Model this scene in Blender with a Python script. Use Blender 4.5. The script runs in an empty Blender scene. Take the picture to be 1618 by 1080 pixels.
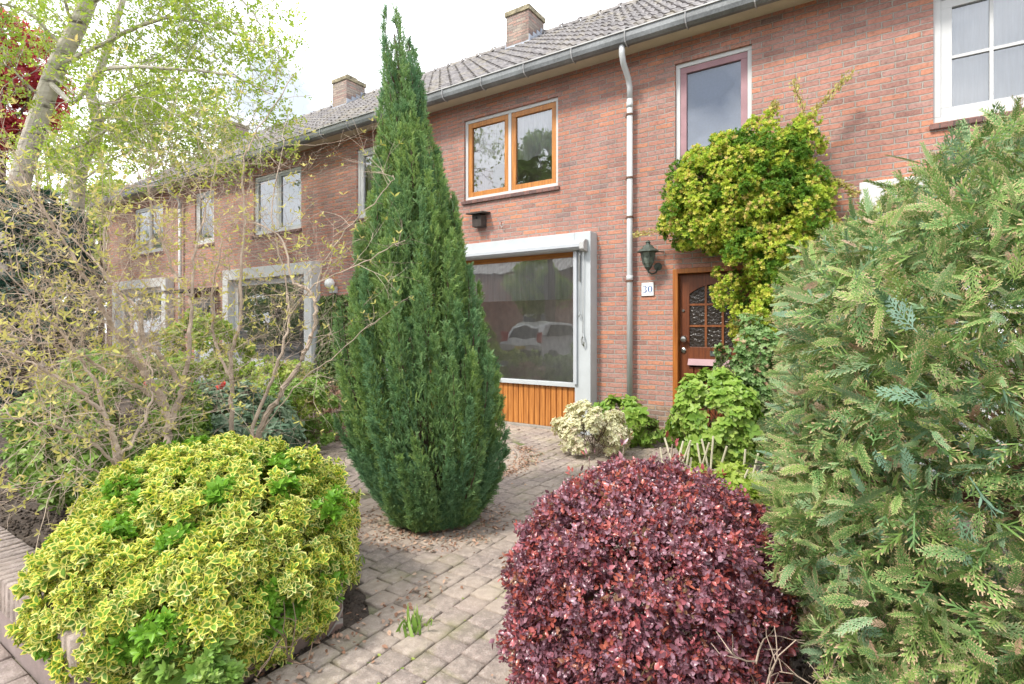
import bpy, math, random
import numpy as np
from mathutils import Vector

# ------------------------------------------------------------------ camera, sky, sun, exposure
scene = bpy.context.scene
YAW = math.atan(564 / 850)
CAMP = (0.0, -6.6, 1.42)
cd = bpy.data.cameras.new('camera'); cam = bpy.data.objects.new('camera', cd)
scene.collection.objects.link(cam); scene.camera = cam
cam.location = CAMP; cam.rotation_euler = (math.radians(90), 0, YAW)
cd.sensor_width = 36; cd.lens = 850 / 1618 * 36; cd.shift_y = -24 / 1618
cd.clip_start = 0.02; cd.clip_end = 600

SUN_EL = math.radians(50); SUN_AZ = math.radians(200)     # azimuth of the sun from +Y, clockwise seen from above
w = bpy.data.worlds.new('World'); scene.world = w; w.use_nodes = True
wn = w.node_tree.nodes; wl = w.node_tree.links
for n in list(wn): wn.remove(n)
wo = wn.new('ShaderNodeOutputWorld'); bg = wn.new('ShaderNodeBackground')
sky = wn.new('ShaderNodeTexSky'); sky.sky_type = 'NISHITA'; sky.sun_disc = False
sky.sun_elevation = SUN_EL; sky.sun_rotation = SUN_AZ
tc = wn.new('ShaderNodeTexCoord'); mp = wn.new('ShaderNodeMapping'); mp.inputs['Scale'].default_value = (1, 1, 2.4)
nz = wn.new('ShaderNodeTexNoise'); nz.inputs['Scale'].default_value = 2.3; nz.inputs['Detail'].default_value = 7; nz.inputs['Roughness'].default_value = .55
cr = wn.new('ShaderNodeValToRGB')
cr.color_ramp.elements[0].position = .36; cr.color_ramp.elements[0].color = (3.6, 3.9, 4.3, 1)
cr.color_ramp.elements[1].position = .64; cr.color_ramp.elements[1].color = (13, 13, 13, 1)
e_ = cr.color_ramp.elements.new(.49); e_.color = (9.5, 9.8, 10.2, 1)
mixs = wn.new('ShaderNodeMix'); mixs.data_type = 'RGBA'; mixs.inputs[0].default_value = .9
wl.new(tc.outputs['Generated'], mp.inputs[0]); wl.new(mp.outputs[0], nz.inputs['Vector']); wl.new(nz.outputs['Fac'], cr.inputs[0])
wl.new(sky.outputs[0], mixs.inputs[6]); wl.new(cr.outputs[0], mixs.inputs[7])
wl.new(mixs.outputs[2], bg.inputs[0]); bg.inputs[1].default_value = .085
wl.new(bg.outputs[0], wo.inputs[0])
sd = bpy.data.lights.new('sun', 'SUN'); sun = bpy.data.objects.new('sun', sd); scene.collection.objects.link(sun)
sd.energy = 1.5; sd.angle = math.radians(10); sd.color = (1, .94, .84)
sdir = Vector((math.sin(SUN_AZ) * math.cos(SUN_EL), math.cos(SUN_AZ) * math.cos(SUN_EL), math.sin(SUN_EL)))
sun.rotation_euler = sdir.to_track_quat('Z', 'Y').to_euler()
vs = scene.view_settings; vs.view_transform = 'Standard'; vs.look = 'None'; vs.exposure = 1.68; vs.gamma = 1

# ------------------------------------------------------------------ helpers
rng = np.random.default_rng(7); random.seed(7)
CA, SA = math.cos(YAW), math.sin(YAW)
def spot(px, py, d):
    """a point d metres deep in front of the surveyor's tripod, sighted at (px, py) on the 1618 px plan"""
    xc = (px - 809) * d / 850
    return np.array((xc * CA - d * SA, -6.6 + xc * SA + d * CA, 1.42 - (py - 516) * d / 850))

class MB:
    def __init__(s): s.v = []; s.f = []
    def add(s, vs_, fs):
        b = len(s.v); s.v.extend([tuple(map(float, q)) for q in vs_]); s.f.extend([tuple(b + i for i in f) for f in fs]); return s
    def box(s, x0, x1, y0, y1, z0, z1):
        return s.add([(x0,y0,z0),(x1,y0,z0),(x1,y1,z0),(x0,y1,z0),(x0,y0,z1),(x1,y0,z1),(x1,y1,z1),(x0,y1,z1)],
                     [(0,3,2,1),(4,5,6,7),(0,1,5,4),(1,2,6,5),(2,3,7,6),(3,0,4,7)])
    def ring(s, x0, x1, z0, z1, wd, y0, y1):
        s.box(x0, x1, y0, y1, z0, z0 + wd); s.box(x0, x1, y0, y1, z1 - wd, z1)
        s.box(x0, x0 + wd, y0, y1, z0 + wd, z1 - wd); return s.box(x1 - wd, x1, y0, y1, z0 + wd, z1 - wd)
    def prism(s, prof, x0, x1, axis='x'):
        n = len(prof)
        if axis == 'x': vs_ = [(x0, a, b) for a, b in prof] + [(x1, a, b) for a, b in prof]
        else: vs_ = [(a, x0, b) for a, b in prof] + [(a, x1, b) for a, b in prof]
        return s.add(vs_, [tuple(range(n))[::-1], tuple(range(n, 2 * n))] + [(i, (i + 1) % n, n + (i + 1) % n, n + i) for i in range(n)])
    def lathe(s, c, prof, n=16, axis='z', cap=True):
        vs_ = []
        for r, h in prof:
            for k in range(n):
                a = 2 * math.pi * k / n; p = (r * math.cos(a), r * math.sin(a), h)
                if axis == 'y': p = (p[0], p[2], p[1])
                if axis == 'x': p = (p[2], p[0], p[1])
                vs_.append((c[0] + p[0], c[1] + p[1], c[2] + p[2]))
        fs = [(j * n + k, j * n + (k + 1) % n, (j + 1) * n + (k + 1) % n, (j + 1) * n + k) for j in range(len(prof) - 1) for k in range(n)]
        if cap: fs += [tuple(range(n))[::-1], tuple(range((len(prof) - 1) * n, len(prof) * n))]
        return s.add(vs_, fs)
    def tube(s, pts, rad, n=6):
        pts = np.array(pts, float); m = len(pts)
        rad = np.full(m, rad) if np.isscalar(rad) else np.array(rad)
        t = np.gradient(pts, axis=0); t /= np.linalg.norm(t, axis=1)[:, None] + 1e-9
        ref = np.array((0.31, 0.21, .93)) if abs(t[0][2]) < .8 else np.array((1., .1, 0))
        u = np.cross(t, ref); u /= np.linalg.norm(u, axis=1)[:, None] + 1e-9; q = np.cross(t, u)
        a = np.arange(n) * 2 * math.pi / n
        vv = pts[:, None, :] + rad[:, None, None] * (np.cos(a)[None, :, None] * u[:, None, :] + np.sin(a)[None, :, None] * q[:, None, :])
        b = len(s.v); s.v.extend(map(tuple, vv.reshape(-1, 3).tolist()))
        s.f.extend([(b + j*n + k, b + j*n + (k+1) % n, b + (j+1)*n + (k+1) % n, b + (j+1)*n + k) for j in range(m-1) for k in range(n)])
        s.f.append(tuple(b + (m-1)*n + k for k in range(n))); s.f.append(tuple(b + k for k in range(n))[::-1])
        return s

def tag(o, label=None, cat=None, group=None, kind=None):
    if label: o['label'] = label
    if cat: o['category'] = cat
    if group: o['group'] = group
    if kind: o['kind'] = kind
    return o
def root_loc(p):
    while p.parent: p = p.parent
    return np.array(p.location)
def place(name, me, parent, loc):
    o = bpy.data.objects.new(name, me); scene.collection.objects.link(o)
    if parent is not None: o.parent = parent
    elif loc is not None: o.location = loc
    return o
def obj(name, mb, mat, parent=None, loc=None, smooth=False, bevel=0):
    off = root_loc(parent) if parent is not None else (np.array(loc) if loc is not None else np.zeros(3))
    me = bpy.data.meshes.new(name)
    me.from_pydata((np.array(mb.v) - off).tolist(), [], mb.f); me.materials.append(mat)
    if smooth: me.shade_smooth()
    me.update()
    o = place(name, me, parent, loc)
    if bevel:
        m = o.modifiers.new('bevel', 'BEVEL'); m.width = bevel; m.segments = 2; m.limit_method = 'ANGLE'
    return o
def thing(name, loc, label, cat, group=None, kind=None):
    o = bpy.data.objects.new(name, None); scene.collection.objects.link(o); o.location = loc; o.empty_display_size = .1
    return tag(o, label, cat, group, kind)

def unit(a): return a / (np.linalg.norm(a, axis=-1, keepdims=True) + 1e-9)
def scatter(name, tmpl, pos, along, normal, scale, mat, parent=None, loc=None, tone=None, smooth=False):
    """one mesh holding tmpl copied to every pos; along = the leaf's length axis"""
    tv, tf, te = tmpl; tv = np.array(tv, float); tf = np.array(tf, np.int64); te = np.array(te, float)
    N = len(pos); y = unit(along); x = unit(np.cross(y, normal)); z = np.cross(x, y)
    sc = np.broadcast_to(np.asarray(scale, float).reshape(-1, 1) if np.ndim(scale) == 1 else np.full((N, 1), scale), (N, 1))
    V = (tv[None, :, 0, None] * x[:, None] + tv[None, :, 1, None] * y[:, None] + tv[None, :, 2, None] * z[:, None]) * sc[:, None] + pos[:, None]
    off = root_loc(parent) if parent is not None else (np.array(loc) if loc is not None else np.zeros(3))
    V = (V - off).reshape(-1, 3).astype(np.float32)
    F = (tf[None] + (np.arange(N) * len(tv))[:, None, None]).reshape(-1, tf.shape[1]).astype(np.int32)
    me = bpy.data.meshes.new(name); k = tf.shape[1]
    me.vertices.add(len(V)); me.vertices.foreach_set('co', V.ravel())
    me.loops.add(F.size); me.loops.foreach_set('vertex_index', F.ravel())
    me.polygons.add(len(F)); me.polygons.foreach_set('loop_start', (np.arange(len(F)) * k).astype(np.int32))
    me.update(calc_edges=True); me.materials.append(mat)
    for nm, arr in (('rnd', np.repeat(rng.random(N), len(tv))), ('edge', np.tile(te, N)), ('tone', np.repeat(np.zeros(N) if tone is None else tone, len(tv)))):
        at = me.attributes.new(nm, 'FLOAT', 'POINT'); at.data.foreach_set('value', arr.astype(np.float32))
    if smooth: me.shade_smooth()
    return place(name, me, parent, loc)

# ------------------------------------------------------------------ materials
class NT:
    def __init__(s, name):
        s.m = bpy.data.materials.new(name); s.m.use_nodes = True; s.t = s.m.node_tree; s.N = s.t.nodes; s.L = s.t.links
        s.b = s.N['Principled BSDF']; s.out = s.N['Material Output']
    def n(s, typ, ins=None, **pr):
        nd = s.N.new('ShaderNode' + typ)
        for k, v in pr.items(): setattr(nd, k, v)
        for k, v in (ins or {}).items():
            if hasattr(v, 'is_output'): s.L.new(v, nd.inputs[k])
            else: nd.inputs[k].default_value = v
        return nd
    def math(s, op, a, b=0., c=None):
        ins = {0: a, 1: b}
        if c is not None: ins[2] = c
        return s.n('Math', ins, operation=op).outputs[0]
    def ramp(s, fac, stops, interp='LINEAR'):
        nd = s.n('ValToRGB', {0: fac}); r = nd.color_ramp; r.interpolation = interp
        while len(r.elements) < len(stops): r.elements.new(.5)
        for e, (p, c) in zip(r.elements, stops): e.position = p; e.color = tuple(c) + (1,) if len(c) == 3 else c
        return nd.outputs[0]
    def mix(s, fac, a, b, mode='MIX'):
        nd = s.n('Mix', data_type='RGBA', blend_type=mode)
        for i, v in ((0, fac), (6, a), (7, b)):
            if hasattr(v, 'is_output'): s.L.new(v, nd.inputs[i])
            else: nd.inputs[i].default_value = v if i == 0 else tuple(v) + (1,) if len(v) == 3 else v
        return nd.outputs[2]
    def noise(s, scale, detail=3, vec=None, rough=.5):
        if vec is None: vec = s.n('NewGeometry').outputs['Position']
        return s.n('TexNoise', {'Vector': vec, 'Scale': scale, 'Detail': detail, 'Roughness': rough}).outputs['Fac']
    def attr(s, nm): return s.n('Attribute', attribute_name=nm).outputs['Fac']
    def set(s, **k):
        for kk, v in k.items():
            nm = {'col': 'Base Color', 'rough': 'Roughness', 'metal': 'Metallic', 'spec': 'Specular IOR Level'}[kk]
            if hasattr(v, 'is_output'): s.L.new(v, s.b.inputs[nm])
            else: s.b.inputs[nm].default_value = (tuple(v) + (1,)) if kk == 'col' else v
        return s
    def bump(s, h, dist=.005, strength=1.):
        s.L.new(s.n('Bump', {'Height': h, 'Distance': dist, 'Strength': strength}).outputs[0], s.b.inputs['Normal']); return s

def paint(name, col, rough=.5, metal=0, var=.12, scale=6, bump=0):
    t = NT(name); nz_ = t.noise(scale, 5); nz2 = t.noise(scale * 14, 3)
    f = t.math('ADD', t.math('MULTIPLY', nz_, .7), t.math('MULTIPLY', nz2, .3))
    dark = tuple(c * (1 - var * 1.6) for c in col); lite = tuple(min(1, c * (1 + var)) for c in col)
    t.set(col=t.ramp(f, [(.3, dark), (.7, lite)]), rough=rough, metal=metal)
    if bump: t.bump(nz2, bump)
    return t.m
def wood(name, dark, lite, rough=.45, ax='z'):
    t = NT(name); g = t.n('NewGeometry').outputs['Position']
    mpn = t.n('Mapping', {'Vector': g, 'Scale': (30, 30, 1.6) if ax == 'z' else (1.6, 30, 30)}).outputs[0]
    f = t.noise(1.6, 6, mpn, .6); f2 = t.noise(3, 3)
    c = t.mix(f2, t.ramp(f, [(.3, dark), (.7, lite)]), t.ramp(f, [(.3, tuple(c_ * .75 for c_ in dark)), (.7, tuple(c_ * .85 for c_ in lite))]))
    t.set(col=c, rough=rough).bump(f, .0015); return t.m
def brick(name, stops, mortar, bw=.22, bh=.0625, mw=.0055, plinth=False, amp=.0052):
    t = NT(name); g = t.n('NewGeometry'); P = g.outputs['Position']
    sp = t.n('SeparateXYZ', {0: P}).outputs; sn = t.n('SeparateXYZ', {0: g.outputs['True Normal']}).outputs
    side = t.math('GREATER_THAN', t.math('ABSOLUTE', sn[0]), .5)
    u = t.n('Mix', {0: side, 2: sp[0], 3: sp[1]}).outputs[0]
    d1 = t.math('MULTIPLY', t.math('SUBTRACT', t.noise(22, 3), .5), amp * 3.4)
    d2 = t.math('MULTIPLY', t.math('SUBTRACT', t.noise(9, 3, t.n('VectorMath', {0: P, 1: (7.3, 2.2, 5.1)}, operation='ADD').outputs[0]), .5), amp * 3.6)
    v = t.math('ADD', sp[2], d2); u = t.math('ADD', u, d1)
    vr = t.math('DIVIDE', v, bh); row = t.math('FLOOR', vr); fv = t.math('FRACT', t.math('ADD', vr, 100))
    jit = t.n('TexWhiteNoise', {'W': row}, noise_dimensions='1D').outputs['Value']
    ur = t.math('ADD', t.math('ADD', t.math('DIVIDE', u, bw), t.math('MULTIPLY', t.math('FLOORED_MODULO', row, 2), .5)), t.math('MULTIPLY', jit, .12))
    colm = t.math('FLOOR', ur); fu = t.math('SUBTRACT', ur, colm)
    du = t.math('MULTIPLY', t.math('MINIMUM', fu, t.math('SUBTRACT', 1, fu)), bw)
    dv = t.math('MULTIPLY', t.math('MINIMUM', fv, t.math('SUBTRACT', 1, fv)), bh)
    d = t.math('MINIMUM', du, dv)
    mk = t.n('MapRange', {0: d, 1: mw - .0015, 2: mw + .0015}, interpolation_type='SMOOTHSTEP').outputs[0]
    idv = t.n('CombineXYZ', {0: colm, 1: row}).outputs[0]
    wnz = t.n('TexWhiteNoise', {'Vector': idv}, noise_dimensions='2D'); rn = wnz.outputs['Value']
    c = t.ramp(rn, stops)
    big = t.noise(.55, 4); fine = t.noise(60, 5, None, .65)
    c = t.mix(t.math('MULTIPLY', t.ramp(fine, [(.35, (0, 0, 0)), (.75, (1, 1, 1))]), .34), c, tuple(min(1, m_ * 1.05) for m_ in mortar))
    c = t.mix(t.ramp(big, [(.35, (0, 0, 0)), (.65, (.3, .3, .3))]), c, tuple(x * y for x, y in zip(stops[1][1], (.95, .95, 1.1))))
    if plinth:
        pl = t.math('LESS_THAN', row, 6.5)
        c = t.mix(t.math('MULTIPLY', pl, .85), c, t.ramp(wnz.outputs['Value'], [(0, (.12, .09, .085)), (.25, (.22, .13, .1)), (.5, (.36, .27, .19)), (.75, (.17, .12, .11)), (1, (.4, .3, .2))]))
    sp2 = t.noise(34, 5, t.n('VectorMath', {0: P, 1: (3.1, 9.2, 1.4)}, operation='ADD').outputs[0], .7)
    c = t.mix(1, c, t.ramp(sp2, [(.3, (.62, .58, .58)), (.5, (1, .98, .97)), (.72, (1.18, 1.14, 1.1))]), 'MULTIPLY')
    c = t.mix(t.ramp(t.noise(75, 2), [(.71, (0, 0, 0)), (.75, (.7, .7, .7))]), c, (.75, .7, .64))
    mc = t.mix(t.noise(14, 4), tuple(m_ * .55 for m_ in mortar), mortar)
    c = t.mix(mk, mc, c)
    wet = t.ramp(t.noise(1.3, 5, t.n('Mapping', {'Vector': P, 'Scale': (1, 1, .35)}).outputs[0]), [(.28, (.66, .63, .62)), (.5, (1, 1, 1))])
    c = t.mix(1, c, wet, 'MULTIPLY')
    t.set(col=c, rough=.88)
    h = t.math('ADD', t.math('MULTIPLY', mk, 1), t.math('MULTIPLY', fine, .35))
    h = t.math('ADD', h, t.math('MULTIPLY', rn, .25))
    t.bump(h, .014); return t.m
def leafmat(name, stops, edge_col=None, edge_at=.5, tone_col=None, rough=.45, trans=.35, spec=.3):
    t = NT(name); r = t.attr('rnd'); c = t.ramp(r, stops)
    if edge_col is not None:
        e = t.attr('edge'); k = t.n('MapRange', {0: e, 1: edge_at - .08, 2: edge_at + .08}).outputs[0]
        if tone_col is not None: k = t.math('MULTIPLY', k, t.math('SUBTRACT', 1, t.math('GREATER_THAN', t.attr('tone'), .5)))
        c = t.mix(k, c, t.ramp(r, edge_col))
    if tone_col is not None:
        c = t.mix(t.math('MULTIPLY', t.attr('tone'), 1.), c, t.ramp(r, tone_col))
    c = t.mix(t.math('MULTIPLY', t.noise(30, 2), .16), c, (.02, .03, .01))
    t.set(col=c, rough=rough, spec=spec)
    tr = t.n('BsdfTranslucent', {0: t.mix(.25, c, (1, 1, .3), 'MULTIPLY')})
    mx = t.n('MixShader', {0: trans, 1: t.b.outputs[0], 2: tr.outputs[0]}); t.L.new(mx.outputs[0], t.out.inputs[0])
    return t.m
def glass(name, ior=2.5, tint=(.99, 1, 1)):
    t = NT(name); fr = t.n('Fresnel', {0: ior}).outputs[0]
    g = t.n('NewGeometry').outputs['Position']
    bmp = t.n('Bump', {'Height': t.noise(1.3, 2, g), 'Distance': .004}).outputs[0]
    gl = t.n('BsdfGlossy', {'Color': (.95, .97, 1, 1), 'Roughness': 0.0, 'Normal': bmp}); tr = t.n('BsdfTransparent', {0: tint + (1,)})
    mx = t.n('MixShader', {0: fr, 1: tr.outputs[0], 2: gl.outputs[0]}); t.L.new(mx.outputs[0], t.out.inputs[0]); return t.m
def curtain_mat(name, col, alpha, fold=60, lace=False):
    t = NT(name); P = t.n('NewGeometry').outputs['Position']; sp = t.n('SeparateXYZ', {0: P}).outputs
    f = t.noise(1, 3, t.n('CombineXYZ', {0: t.math('MULTIPLY', sp[0], fold), 2: t.math('MULTIPLY', sp[2], 1.5)}).outputs[0])
    c = t.ramp(f, [(.3, tuple(x * .75 for x in col)), (.7, col)])  # fold shade painted as darker vertical streaks; stripes on the pink curtain
    t.set(col=c, rough=.9)
    al = alpha
    if lace:
        al = t.math('ADD', alpha, t.math('MULTIPLY', t.math('SUBTRACT', t.n('TexVoronoi', {'Vector': P, 'Scale': 38}).outputs['Distance'], .35), -.55))
        al = t.math('MAXIMUM', t.math('MINIMUM', al, 1), .2)
    tr = t.n('BsdfTransparent'); tl = t.n('BsdfTranslucent', {0: col + (1,)})
    m0 = t.n('MixShader', {0: .2, 1: t.b.outputs[0], 2: tl.outputs[0]})
    mx = t.n('MixShader', {0: al, 1: tr.outputs[0], 2: m0.outputs[0]}); t.L.new(mx.outputs[0], t.out.inputs[0]); return t.m

M = {}
BR = [(0, (.26, .12, .095)), (.2, (.37, .18, .145)), (.4, (.45, .175, .115)), (.6, (.36, .20, .175)), (.78, (.43, .175, .11)), (.92, (.52, .20, .10)), (1, (.22, .15, .145))]
M['brick'] = brick('red_brick', BR, (.44, .39, .345), mw=.0065, plinth=True)
M['chimney'] = brick('chimney_brick', [(0, (.16, .12, .11)), (.3, (.30, .18, .15)), (.5, (.22, .19, .17)), (.8, (.34, .29, .24)), (1, (.36, .21, .17))], (.34, .31, .27))
M['white'] = paint('white_paint', (.53, .54, .54), .45, var=.05)
M['grey_white'] = paint('pale_grey_paint', (.45, .48, .50), .5, var=.06)
M['cream'] = paint('cream_paint', (.60, .54, .42), .55, var=.08)
M['cover'] = paint('pale_aluminium', (.44, .465, .5), .35, var=.04)
M['pipe'] = paint('grey_plastic', (.5, .52, .53), .45, var=.05, scale=4)
M['zinc'] = paint('weathered_zinc', (.2, .215, .225), .5, var=.35, scale=3, bump=.001)
M['zinc_lip'] = paint('pale_zinc', (.42, .42, .42), .5, var=.2, scale=5)
M['lead'] = paint('lead_flashing', (.33, .36, .42), .55, var=.25, scale=8, bump=.003)
M['orange_wood'] = wood('varnished_oak', (.36, .125, .022), (.60, .25, .05), .38)
M['orange_wood_h'] = wood('varnished_oak_rail', (.36, .13, .025), (.60, .26, .06), .38, 'x')
M['plank'] = wood('varnished_plank', (.27, .085, .018), (.60, .25, .06), .45)
M['door_wood'] = wood('dark_varnished_wood', (.10, .028, .012), (.22, .065, .022), .4)
M['jamb'] = wood('door_jamb_wood', (.26, .075, .015), (.48, .17, .03), .4)
M['mauve'] = paint('faded_mauve_paint', (.31, .17, .19), .5, var=.15)
M['sill'] = brick('sill_tile', [(0, (.10, .06, .06)), (.5, (.17, .09, .08)), (1, (.24, .12, .1))], (.2, .17, .15), bw=.105, bh=1.0, mw=.004)
M['dark'] = paint('dark_interior', (.09, .08, .07), .9)
M['plaster'] = paint('interior_plaster', (.72, .69, .63), .9)
M['glass'] = glass('window_glass')
M['leaded'] = None
M['steel'] = paint('brushed_steel', (.45, .45, .44), .3, 1)
M['bronze'] = paint('verdigris_bronze', (.075, .095, .08), .55, .3, var=.4, scale=25, bump=.002)
M['blackish'] = paint('dark_weathered_wood', (.045, .035, .03), .8, var=.3, scale=20, bump=.002)
M['enamel'] = paint('white_enamel', (.78, .79, .8), .2, var=.03)
M['blue'] = paint('blue_enamel', (.02, .09, .32), .25)
M['net'] = curtain_mat('net_curtain', (.96, .97, .98), 1.0)
M['lace'] = curtain_mat('lace_curtain', (.96, .97, .98), 1.25, 45, True)
M['white_curtain'] = curtain_mat('white_curtain', (.84, .9, .97), .97, 25)
M['pink_curtain'] = curtain_mat('pink_striped_curtain', (.55, .3, .33), .95, 150)
M['blind'] = paint('grey_blue_blind', (.33, .42, .6), .8, var=.06, scale=40)

def tile_mat():
    t = NT('grey_roof_tile'); r = t.attr('rnd'); f = t.noise(9, 5, None, .65); g = t.noise(2, 3)
    c = t.ramp(f, [(.3, (.085, .08, .08)), (.5, (.18, .165, .165)), (.7, (.29, .275, .27))])
    c = t.mix(t.ramp(g, [(.5, (0, 0, 0)), (.75, (.5, .5, .5))]), c, (.30, .26, .17))
    t.set(col=c, rough=.75).bump(f, .003); return t.m
M['tile'] = tile_mat()

# ------------------------------------------------------------------ the ground
def soil_mat():
    t = NT('garden_soil'); f = t.noise(18, 8, None, .7); g = t.noise(3, 4)
    t.set(col=t.mix(g, t.ramp(f, [(.3, (.035, .026, .02)), (.6, (.1, .075, .055)), (.75, (.17, .13, .1))]), t.ramp(f, [(.3, (.05, .04, .035)), (.7, (.16, .12, .1))])), rough=.95)
    t.bump(f, .03); return t.m
def asphalt():
    t = NT('asphalt'); f = t.noise(90, 4); t.set(col=t.ramp(f, [(.3, (.05, .05, .052)), (.7, (.1, .1, .1))]), rough=.85).bump(f, .004); return t.m
def sand_mat():
    t = NT('joint_sand'); f = t.noise(45, 6, None, .7); g = t.noise(2.2, 4)
    t.set(col=t.mix(t.ramp(g, [(.45, (0, 0, 0)), (.62, (1, 1, 1))]), t.ramp(f, [(.3, (.13, .10, .08)), (.7, (.27, .225, .18))]), t.ramp(f, [(.3, (.05, .075, .02)), (.7, (.15, .19, .05))])), rough=.95)
    t.bump(f, .008); return t.m
def paver_mat(name, stops, moss=True):
    t = NT(name); r = t.attr('rnd'); e = t.attr('edge'); f = t.noise(120, 4, None, .7); g = t.noise(3.5, 5, None, .6); h = t.noise(26, 4)
    c = t.ramp(r, stops)
    c = t.mix(t.ramp(f, [(.38, (0, 0, 0)), (.68, (.7, .7, .7))]), c, (.46, .41, .37))
    c = t.mix(t.ramp(t.noise(170, 3), [(.3, (.6, .6, .6)), (.42, (0, 0, 0))]), c, (.09, .075, .065))
    c = t.mix(t.ramp(h, [(.42, (.55, .55, .55)), (.6, (0, 0, 0))]), c, (.16, .13, .115))
    if moss:
        k = t.math('MULTIPLY', t.math('ADD', t.math('MULTIPLY', e, .6), .25), t.ramp(g, [(.52, (0, 0, 0)), (.68, (1, 1, 1))]))
        c = t.mix(k, c, (.17, .17, .06))
    c = t.mix(t.ramp(t.noise(1.7, 4), [(.42, (0, 0, 0)), (.62, (.5, .5, .5))]), c, (.44, .36, .29))  # broad warm beige patches: wear stains and painted dappled sunlight
    t.set(col=c, rough=.85).bump(t.math('ADD', t.math('MULTIPLY', f, 1.3), h), .0045); return t.m
M['soil'] = soil_mat(); M['asphalt'] = asphalt(); M['sand'] = sand_mat()
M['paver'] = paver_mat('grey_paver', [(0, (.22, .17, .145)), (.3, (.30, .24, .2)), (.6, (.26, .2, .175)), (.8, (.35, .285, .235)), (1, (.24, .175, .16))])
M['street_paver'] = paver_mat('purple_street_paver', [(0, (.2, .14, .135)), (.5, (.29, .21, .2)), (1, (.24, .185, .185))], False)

def sheet(name, poly, z, mat, kind='structure'):
    o = obj(name, MB().add([(x, y, z) for x, y in poly], [tuple(range(len(poly)))]), mat); return tag(o, kind=kind)
sheet('ground', [(-160, -160), (160, -160), (160, 160), (-160, 160)], -.05, M['soil'])
# undulating bed soil
gx = np.linspace(-11, 3.2, 120); gy = np.linspace(-5.68, -.02, 60)
GX, GY = np.meshgrid(gx, gy)
GZ = -.035 + .012 * np.sin(GX * 7 + GY * 3) + .01 * np.sin(GX * 17 - GY * 13) + .006 * rng.standard_normal(GX.shape)
mb = MB(); mb.v = list(map(tuple, np.stack([GX, GY, GZ], -1).reshape(-1, 3).tolist()))
mb.f = [(j*120+i, j*120+i+1, (j+1)*120+i+1, (j+1)*120+i) for j in range(59) for i in range(119)]
tag(obj('soil', mb, M['soil'], smooth=True), kind='structure')
PATH = [(-2.0, -5.72), (-.85, -5.72), (-.85, -.02), (-6.1, -.02), (-5.9, -2.3), (-5.2, -2.9), (-4.5, -3.35), (-3.3, -4.2), (-2.5, -4.45), (-2.02, -4.8)]
sheet('path_bed', PATH, -.012, M['sand'])
sheet('pavement_bed', [(-30, -8.6), (20, -8.6), (20, -5.72), (-30, -5.72)], -.016, M['sand'])
road = sheet('road', [(-60, -17), (40, -17), (40, -8.7), (-60, -8.7)], -.03, M['asphalt'])
tag(obj('kerb', MB().box(-60, 40, -8.7, -8.58, -.05, .012), paint('kerb_stone', (.3, .29, .28), .9)), kind='structure')
def inside(x, y, poly):
    c = np.zeros(x.shape, bool); n = len(poly)
    for i in range(n):
        x1, y1 = poly[i]; x2, y2 = poly[(i + 1) % n]
        if y1 == y2: continue
        c ^= ((y1 > y) != (y2 > y)) & (x < (x2 - x1) * (y - y1) / (y2 - y1) + x1)
    return c
def paver_tmpl(w_, l_, gap=.0035, bev=.006):
    hx, hy = w_ / 2 - gap, l_ / 2 - gap
    r = lambda a, b, z: [(-a, -b, z), (a, -b, z), (a, b, z), (-a, b, z)]
    v = r(hx, hy, -.02) + r(hx, hy, -bev) + r(hx - bev, hy - bev, 0) + r(hx * .45, hy * .45, .0002)
    f = [(4*j + k, 4*j + (k + 1) % 4, 4*j + 4 + (k + 1) % 4, 4*j + 4 + k) for j in range(3) for k in range(4)] + [(12, 13, 14, 15)]
    return v, f, [1]*4 + [1]*4 + [.6]*4 + [0]*4
def lay(name, x, y, rot, tmpl, mat, zj=.0025, tilt=.012):
    n = len(x); ph = rot + rng.normal(0, .012, n)
    al = np.stack([-np.sin(ph), np.cos(ph), rng.normal(0, tilt, n)], 1)
    nn = np.stack([rng.normal(0, tilt, n), rng.normal(0, tilt, n), np.ones(n)], 1)
    o = scatter(name, tmpl, np.stack([x, y, .006 + rng.normal(0, zj, n)], 1), al, nn, 1. + rng.normal(0, .006, n), mat)
    return tag(o, kind='structure')
PW = .141; CC = (-4.25, -2.3); CR = 1.36
ii, jj = np.meshgrid(np.arange(-50, 10), np.arange(-50, 5)); X = (ii * PW).astype(float); Y = jj * PW + (ii % 2) * PW * .5 - .05
X = X.ravel() + rng.normal(0, .0015, X.size); Y = Y.ravel() + rng.normal(0, .0015, Y.size)
ok = inside(X, Y, PATH) & (np.hypot(X - CC[0], Y - CC[1]) > CR + .05) & (rng.random(X.size) > .004)
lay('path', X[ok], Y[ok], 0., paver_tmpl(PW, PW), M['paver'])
px_, py_, pr_ = [], [], []
for k in range(9):
    r = CR - .07 - k * PW; n = int(2 * math.pi * r / .148)
    for a in (np.arange(n) + .5 * (k % 2)) * 2 * math.pi / n: px_.append(CC[0] + r * math.cos(a)); py_.append(CC[1] + r * math.sin(a)); pr_.append(a)
px_ = np.array(px_); py_ = np.array(py_); ok = inside(px_, py_, PATH)
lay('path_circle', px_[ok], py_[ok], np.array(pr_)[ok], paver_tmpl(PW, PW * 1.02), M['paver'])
ii, jj = np.meshgrid(np.arange(-60, 18), np.arange(-82, -54)); X = (ii * .212 + (jj % 2) * .106).ravel(); Y = (jj * .1055).ravel()
ok = (Y < -5.85) & (Y > -8.5); lay('pavement', X[ok], Y[ok], 0., paver_tmpl(.212, .1055), M['street_paver'])

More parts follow.
